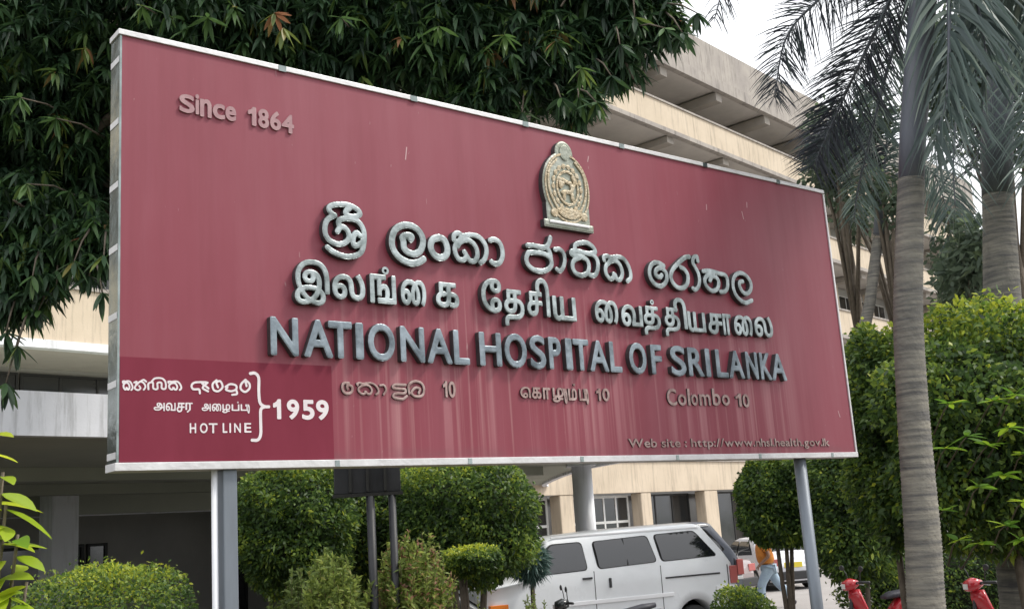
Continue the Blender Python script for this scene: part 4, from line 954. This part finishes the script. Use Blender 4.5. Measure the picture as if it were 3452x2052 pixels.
# bright plant at the left edge, close to the camera
c=pt(-30,1900,3.6); FP=thing('foreground_plant','bright yellow-green leafy plant at the left edge close to the camera','plant',(c[0],3.6,0))
g=np.random.default_rng(5)
for sx,top in ((-40,1455),(10,1590),(60,1800),(-10,1930),(20,1700),(90,1960)):
    tp=pt(sx,top,3.6)-np.array([c[0],3.6,0]); bt=np.array([0,0,0.])
    path=catmull([bt,(bt+tp)*.5+np.array([-.05,0,.1]),tp],8); tubeo('stem',path,list(np.linspace(.014,.005,len(path))),M['bark'],FP,8)
    n=9
    for k in range(n):
        z=tp+np.array([0,0,-.015-.055*k]); a=k*2.4+sx; 
        if math.cos(a)<-.4: a+=1.5
        leaf_part(FP,z,(math.cos(a)*.9+.25,math.sin(a)*.7-.2,g.uniform(-.25,.35)),g.uniform(-.4,.4),g.uniform(.11,.18),g.uniform(.022,.032),'bigleaf',float(np.clip(g.normal(.8,.15),.3,1)),.35)
# feathery garden plants
def feathery(label,bb,Y,ry,seed,ns=46,mt='feather',tmin=.2,tmax=.8,red=0.,Ll=.06,per=60,cat='plant',lean=.25):
    c,r=pxblob(*bb,Y,ry); top=c[2]+r[2]
    T=thing('feathery_plant',label,cat,(c[0],c[1],0),0,'feathery garden plants in the bed below the sign'); g=np.random.default_rng(seed)
    B_=[];D_2=[];tt=[];SV=[];SF=[]
    for s in range(ns):
        a=g.uniform(0,6.28); rr=g.random()**.6; h=top*g.uniform(.72,1.02)*(1-.18*rr*rr)
        x0,y0=r[0]*.5*rr*math.cos(a),r[1]*.5*rr*math.sin(a); x1,y1=r[0]*rr*math.cos(a)+g.normal()*.05,r[1]*rr*math.sin(a)
        P=[np.array([x0+(x1-x0)*t**1.5,y0+(y1-y0)*t**1.5,h*t]) for t in np.linspace(0,1,9)]
        v,f=tube(P,list(np.linspace(.006,.002,9)),4,False); o=len(SV); SV+=v; SF+=[tuple(i+o for i in q) for q in f]
        for k in range(per):
            t=g.uniform(.4,1.)**.8; i=min(int(t*8),7); u=t*8-i; b=P[i]*(1-u)+P[i+1]*u
            d=g.normal(size=3)*.6+np.array([0,0,.5]); B_.append(b); D_2.append(d); tt.append(np.clip(g.uniform(tmin,tmax)+(red if g.random()<.25 else 0),0,1))
    B_=np.array(B_);D_2=np.array(D_2); k=len(B_)
    V,F,K=strips(B_,D_2,rand_dirs(k),Ll*g.uniform(.6,1.4,k),Ll*.17*np.ones(k),.15,(0,.5,1),(.6,1,0),0)
    meta(meshobj('foliage',V,F,M[mt],T,False,np.repeat(np.array(tt),K)),kind='stuff')
    meta(meshobj('stems',SV,SF,M['drygr'],T,False,np.full(len(SV),.3)),kind='stuff')
    return T
feathery('pale green feathery shrub left of the notice board post',(1010,1270,1835,2300),9.6,.35,31,ns=130,per=150,tmin=.3,tmax=.9)
feathery('feathery shrub with reddish tips right of the notice board post',(1240,1500,1795,2300),9.9,.35,32,ns=140,per=150,tmin=.25,tmax=.85,red=.35)
feathery('dark ragged shrub at the foot of the left clipped bush',(930,1110,1900,2300),10.4,.3,33,ns=90,per=110,tmin=0,tmax=.5)
feathery('thin dry reddish sprigs rising above the feathery shrub',(1390,1540,1790,2300),10.8,.25,34,ns=50,per=60,tmin=.5,tmax=.7,red=.4)
feathery('light green wispy weeds in front of the van door',(1755,1870,1975,2300),9.0,.2,35,ns=60,per=110,tmin=.3,tmax=.8,Ll=.035)
feathery('light green grassy tuft before the van nose',(1560,1700,2010,2300),9.2,.25,36,ns=80,per=110,tmin=.3,tmax=.9,Ll=.04)
feathery('pale flowering ground cover at the bottom edge left of centre',(1000,1260,2010,2300),8.6,.35,37,ns=110,per=110,tmin=.4,tmax=.9,Ll=.03)
# bluish spiky shrub by the windscreen of the van
c,r=pxblob(1735,1835,1830,1945,15.4,.22); T=thing('spiky_shrub','bluish green spiky shrub touching the windscreen of the white van','shrub',(c[0],15.4,0))
clump('foliage',T,np.array([0,0,c[2]]),r,2600,.13,.010,M['teal'],2.,seed=41,spread=.6,shell=.6,topglow=.3,droop=.3)
tubeo('trunk',[(0,0,0),(.02,0,c[2])],[.04,.03],M['bark'],T,8)

# ---- mango tree: drooping whorls of long leaves
def whorls(C,seed,L=.21,W=.024,n=9,tb=.38,ts=(0,.3,.62,1),hw=(.2,1,.75,0),fold=.25):
    g=np.random.default_rng(seed); k=len(C)*n; B_=np.repeat(C,n,axis=0)+g.normal(size=(k,3))*.012
    a=g.uniform(0,6.28,k); el=g.uniform(-1.35,.15,k); d=np.stack([np.cos(a)*np.cos(el),np.sin(a)*np.cos(el),np.sin(el)],1)
    up=np.tile([0,0,1.],(k,1))+g.normal(size=(k,3))*.3
    V,F,K=strips(B_,d,up,L*g.uniform(.65,1.2,k),W*g.uniform(.8,1.2,k),.35,ts,hw,fold)
    t=np.repeat(np.clip(g.normal(tb,.2,len(C)),0,1),n)+g.normal(size=k)*.1
    return V,F,np.repeat(np.clip(t,0,1),K)
tb=pt(-420,1600,12.5)
MT=thing('mango_tree','large dark mango tree with long drooping leaves filling the top left behind the sign','tree',(tb[0],12.5,0))
o3=np.array([tb[0],12.5,0])
tubeo('trunk',[(0,0,-.05),(.05,0,1.5),(.1,0,3.2),(.3,-.1,4.6)],[.34,.27,.25,.2],M['bark'],MT,14)
lobes=[(40,250,560,11.5),(120,760,230,11.),(250,520,330,11.8),(620,-60,470,11.6),(1120,-40,430,11.4),(1600,-30,400,11.2),(1960,-60,300,11.2),(1830,200,205,10.8),(1500,150,260,10.9),(2060,140,170,11.),
       (1150,150,260,11.),(760,60,260,10.6),(-150,600,420,11.6),(2190,10,110,11.),(60,950,150,10.6),(1650,330,110,10.6),(1940,340,85,10.6),(300,820,120,10.7),(2250,90,60,11.)]
ALL=[]
for i,(x,y,rp,Y) in enumerate(lobes):
    c=pt(x,y,Y)-o3; rad=rp/3650*Y; g=np.random.default_rng(100+i)
    n=int(54*(rp/100)**2.1)+25; d=g.normal(size=(n,3)); d/=np.linalg.norm(d,axis=1,keepdims=True)
    ALL.append(c+d*(g.random(n)**.45)[:,None]*rad*np.array([1,.8,1.]))
    if rp>150:
        b=c+np.array([0,0,-.1]); j=np.array([.3,-.1,4.6]); mid=(b+j)/2+np.array([0,0,.35])
        pth=catmull([j,mid,b],8); tubeo('branch',pth,list(np.linspace(.11,.03,len(pth))),M['bark'],MT,8)
        for k in range(5):
            e=c+g.normal(size=3)*rad*.5; tubeo('branch',[b,(b+e)/2+np.array([0,0,.1]),e],[.03,.02,.01],M['bark'],MT,6)
ALL=np.concatenate(ALL)
# keep the crown clear of the sign's own plane
un=np.array([math.sin(YS),-math.cos(YS),0]); so_=np.array([-2.0624,5.527,0])
W_=ALL+o3; dist=-((W_-so_)@un); ALL=ALL[dist>.8]
V,F,t=whorls(ALL,7); meta(meshobj('foliage',V,F,M['mango'],MT,False,t),kind='stuff'); print('mango whorls',len(ALL))
edge=[(130,1045),(60,1165),(20,1120),(300,930),(345,985),(110,930),(40,1010),(250,880),(2060,255),(2240,95),(2010,345),(1950,330),(2350,45),(2140,60),(1890,330),(1650,400),(1760,380),(350,860),(190,960),(2300,110),(2090,150),(20,1290)]
g=np.random.default_rng(77)
for (x,y) in edge:
    b=pt(x,y,10.3+g.uniform(-.3,.3))-o3
    near=ALL[np.argmin(((ALL-b-np.array([0,.2,.35]))**2).sum(1))]
    tubeo('branch',[near,(near+b)/2+np.array([0,0,.04]),b],[.012,.009,.006],M['bark'],MT,6)
    for k in range(10):
        a=k*.63+g.uniform(-.2,.2); el=g.uniform(-1.45,-.25)
        leaf_part(MT,b,(math.cos(a)*math.cos(el),math.sin(a)*math.cos(el),math.sin(el)),g.uniform(-.4,.4),g.uniform(.19,.29),g.uniform(.022,.030),'mango',float(np.clip(g.normal(.4,.2),0,1)),.15)

for (x,y,tn) in ((925,45,.98),(955,95,.92),(70,330,.72),(480,20,.74),(1150,60,.7),(190,400,.7),(1480,90,.72),(1700,120,.74),(1960,230,.78),(90,620,.74),(700,60,.7)):  # two reddish flush clusters; the others have sunlight put into their leaf tint
    b=pt(x,y,9.9)-o3; near=b+np.array([0,1.2,.25])
    tubeo('branch',[near,(near+b)/2+np.array([0,0,.05]),b],[.012,.009,.006],M['bark'],MT,6)
    for k in range(9):
        a=k*.7+g.uniform(-.2,.2); el=g.uniform(-1.3,.0)
        leaf_part(MT,b,(math.cos(a)*math.cos(el),math.sin(a)*math.cos(el),math.sin(el)),g.uniform(-.4,.4),g.uniform(.17,.27),g.uniform(.02,.028),'mango',float(np.clip(g.normal(tn,.05),0,1)),.15)
# ---- palms
def frond(parent,path,Ll,m,seed,n=70,W=.014,plum=.5,droop=.7,name='frond'):
    g=np.random.default_rng(seed); P=np.array(catmull(path,8)); 
    seg=np.linalg.norm(np.diff(P,axis=0),axis=1); s=np.concatenate([[0],np.cumsum(seg)]); tot=s[-1]
    fr=tubeo(name,[tuple(p) for p in P],list(np.linspace(.024,.005,len(P))),M['shaft'],parent,6)
    us=np.linspace(.08,1,n)*tot; B_=np.stack([np.interp(us,s,P[:,k]) for k in range(3)],1)
    T_=np.stack([np.interp(us+.02,s,P[:,k])-np.interp(us-.02,s,P[:,k]) for k in range(3)],1); T_/=np.linalg.norm(T_,axis=1,keepdims=True)+1e-9
    sd=np.cross(T_,[0,0,1.]); sd/=np.linalg.norm(sd,axis=1,keepdims=True)+1e-9; nn=np.cross(sd,T_)
    bs=[];ds=[];ups=[]
    for s_ in (-1,1):
        for rep in range(2):
            a=g.normal(0,plum,n); d=sd*s_*np.cos(a)[:,None]+nn*np.sin(a)[:,None]+T_*g.uniform(.35,.8,n)[:,None]
            bs.append(B_+T_*g.uniform(-.01,.01,n)[:,None]); ds.append(d); ups.append(np.cross(d,T_)+g.normal(size=(n,3))*.2)
    B2=np.concatenate(bs);D2=np.concatenate(ds);U2=np.concatenate(ups); k=len(B2)
    taper=np.tile(np.sin(np.clip(np.linspace(.12,1,n),0,1)*math.pi*.93)**.5,4)
    V,F,K=strips(B2,D2,U2,Ll*g.uniform(.75,1.15,k)*taper,W*g.uniform(.7,1.2,k),droop,(0,.25,.55,.8,1),(.5,1,.9,.5,0),.2)
    o=meshobj('leaflets',V,F,M[m],fr,False,np.repeat(np.clip(g.normal(.4,.25,k),0,1),K)); meta(o,kind='stuff'); return fr
def palm(label,pts,rad,crown_pts,frs,seed):
    base=np.array([pts[0][0],pts[0][1],0]); T=thing('palm_tree',label,'palm tree',base)
    P=catmull([np.array(p)-base for p in pts],14); n=len(P); r=np.interp(np.linspace(0,1,n),np.linspace(0,1,len(rad)),rad)
    # ring scars as real steps
    PP=[];RR=[]
    dens=[]; tot=0
    for i in range(n-1):
        a,b=P[i],P[i+1]
        m_=max(2,int(np.linalg.norm(b-a)/.035))
        for k in range(m_):
            t=k/m_; PP.append(a*(1-t)+b*t); RR.append((r[i]*(1-t)+r[i+1]*t))
    g=np.random.default_rng(seed); P2=[];R2=[]
    for i,(p,q) in enumerate(zip(PP,RR)):
        j=.004*g.normal(); P2+= [p,p+np.array([0,0,.006])]; R2+=[q*(1.02+j),q*(.975+j)]
    tubeo('trunk',P2,R2,M['trunk'],T,20)
    tubeo('crownshaft',[np.array(p)-base for p in crown_pts[0]],crown_pts[1],M['shaft'],T,20)
    for i,(path,Ll,mt,kw) in enumerate(frs): frond(T,[np.array(p)-base for p in path],Ll,mt,seed*50+i,**kw)
    return T
t1=[pt(3127,2060,8.5)]; 
A=[np.array([3.02,8.5,-.03]),pt(3135,2150,8.5),pt(3110,1800,8.5),pt(3079,1400,8.5),pt(3062,1080,8.5),pt(3066,800,8.5),pt(3072,600,8.5)]
top=pt(3124,-260,8.5)
fr=lambda L_,Y0=8.5: [pt(x,y,Y0+dy) for x,y,dy in L_]
palm('tall ringed palm in front of the hedge at the right of the sign',A,[.150,.143,.134,.120,.114,.108,.104],([pt(3071,640,8.5),pt(3078,450,8.5),pt(3100,150,8.5),pt(3118,-80,8.5),top],[.101,.106,.110,.112,.10]),[
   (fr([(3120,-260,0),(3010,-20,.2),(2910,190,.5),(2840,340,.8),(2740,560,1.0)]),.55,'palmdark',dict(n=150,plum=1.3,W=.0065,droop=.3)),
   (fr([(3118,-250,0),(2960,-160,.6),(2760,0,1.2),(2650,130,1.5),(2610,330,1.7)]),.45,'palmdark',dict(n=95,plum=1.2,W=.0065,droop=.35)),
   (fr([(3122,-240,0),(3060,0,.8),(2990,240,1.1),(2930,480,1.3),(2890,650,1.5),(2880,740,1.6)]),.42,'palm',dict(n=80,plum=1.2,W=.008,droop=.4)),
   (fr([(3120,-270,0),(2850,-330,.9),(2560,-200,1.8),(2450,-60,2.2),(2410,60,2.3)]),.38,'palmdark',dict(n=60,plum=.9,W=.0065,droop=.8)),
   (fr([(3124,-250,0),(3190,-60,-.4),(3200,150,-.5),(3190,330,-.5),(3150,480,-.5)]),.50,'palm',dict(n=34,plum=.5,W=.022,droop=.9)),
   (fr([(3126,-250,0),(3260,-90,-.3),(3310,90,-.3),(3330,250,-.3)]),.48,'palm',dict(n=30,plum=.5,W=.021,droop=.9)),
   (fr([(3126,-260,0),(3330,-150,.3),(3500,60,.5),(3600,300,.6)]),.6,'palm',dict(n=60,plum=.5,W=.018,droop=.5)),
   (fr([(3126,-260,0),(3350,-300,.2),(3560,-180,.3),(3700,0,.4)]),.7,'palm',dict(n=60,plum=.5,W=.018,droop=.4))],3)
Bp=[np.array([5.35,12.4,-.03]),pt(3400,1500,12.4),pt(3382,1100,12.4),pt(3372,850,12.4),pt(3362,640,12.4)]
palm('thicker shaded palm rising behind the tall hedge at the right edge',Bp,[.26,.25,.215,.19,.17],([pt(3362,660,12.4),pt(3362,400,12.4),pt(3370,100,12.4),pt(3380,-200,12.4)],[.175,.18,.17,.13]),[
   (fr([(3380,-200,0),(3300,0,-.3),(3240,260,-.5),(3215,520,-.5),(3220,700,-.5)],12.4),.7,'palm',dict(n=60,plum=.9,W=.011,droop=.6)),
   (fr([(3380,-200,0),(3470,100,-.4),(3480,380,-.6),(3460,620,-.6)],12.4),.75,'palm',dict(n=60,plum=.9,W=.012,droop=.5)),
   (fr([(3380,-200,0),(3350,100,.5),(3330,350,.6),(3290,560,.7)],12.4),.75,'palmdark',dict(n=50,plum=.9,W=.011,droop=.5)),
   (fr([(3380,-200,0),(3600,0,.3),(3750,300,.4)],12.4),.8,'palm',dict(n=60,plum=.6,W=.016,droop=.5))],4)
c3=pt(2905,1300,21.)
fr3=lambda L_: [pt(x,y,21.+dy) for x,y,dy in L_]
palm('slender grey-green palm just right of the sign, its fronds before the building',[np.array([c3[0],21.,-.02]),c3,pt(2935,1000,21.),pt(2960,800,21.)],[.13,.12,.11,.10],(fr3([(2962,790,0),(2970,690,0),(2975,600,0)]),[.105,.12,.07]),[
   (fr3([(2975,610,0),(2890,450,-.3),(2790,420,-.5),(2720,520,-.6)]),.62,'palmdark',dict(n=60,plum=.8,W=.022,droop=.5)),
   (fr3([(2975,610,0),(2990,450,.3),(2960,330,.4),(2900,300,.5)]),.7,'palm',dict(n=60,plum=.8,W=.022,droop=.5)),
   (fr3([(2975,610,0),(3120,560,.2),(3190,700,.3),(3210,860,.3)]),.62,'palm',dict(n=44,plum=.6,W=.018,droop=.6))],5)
# leafy trees beyond, in front of the right half of the building
gT='trees between the palms and the building'
def dtree(label,bb,Y,seed,n,m='distant',L=.16,W=.045):
    c,r=pxblob(*bb,Y,1.6); T=thing('leafy_tree',label,'tree',(c[0],c[1],0),0,gT); g=np.random.default_rng(seed)
    tubeo('trunk',[(0,0,0),(.1,0,c[2]*.5),(0,0,c[2])],[.16,.13,.06],M['bark'],T,10)
    for k in range(7):
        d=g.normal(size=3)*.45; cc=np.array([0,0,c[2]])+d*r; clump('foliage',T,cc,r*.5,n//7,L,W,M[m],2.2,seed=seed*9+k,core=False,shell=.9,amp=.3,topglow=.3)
        tubeo('branch',[(0,0,c[2]*.6),tuple((np.array([0,0,c[2]*.75])+cc)/2),tuple(cc)],[.05,.035,.02],M['bark'],T,6)
dtree('loose grey-green tree between the sign corner and the ringed palm',(2900,3030,520,800),21,51,900)
dtree('dark leafy tree above the right end of the sign',(2700,2930,420,690),22,52,2400)
dtree('soft green tree between the two palm trunks',(3160,3330,820,1120),19,53,3600)
dtree('dark tree crown in the upper right behind the hanging fronds',(3120,3560,60,760),20,54,9000)

# unseen trees added behind the camera for reflections and a darker tone on the sign
def unseen_tree(x,y,h,seed):
    T=thing('unseen_tree','unseen tree added behind the camera for reflections and a darker sign','tree',(x,y,0),0,'unseen trees added behind the camera')
    tubeo('trunk',[(0,0,0),(0,0,h*.5)],[.25,.15],M['bark'],T,8)
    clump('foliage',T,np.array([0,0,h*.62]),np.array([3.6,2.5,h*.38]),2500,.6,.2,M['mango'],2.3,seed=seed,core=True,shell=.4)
for k in range(11): unseen_tree(-34+7*k,-34-3*math.sin(k*2.1),8+1.5*math.sin(k*1.7),200+k)
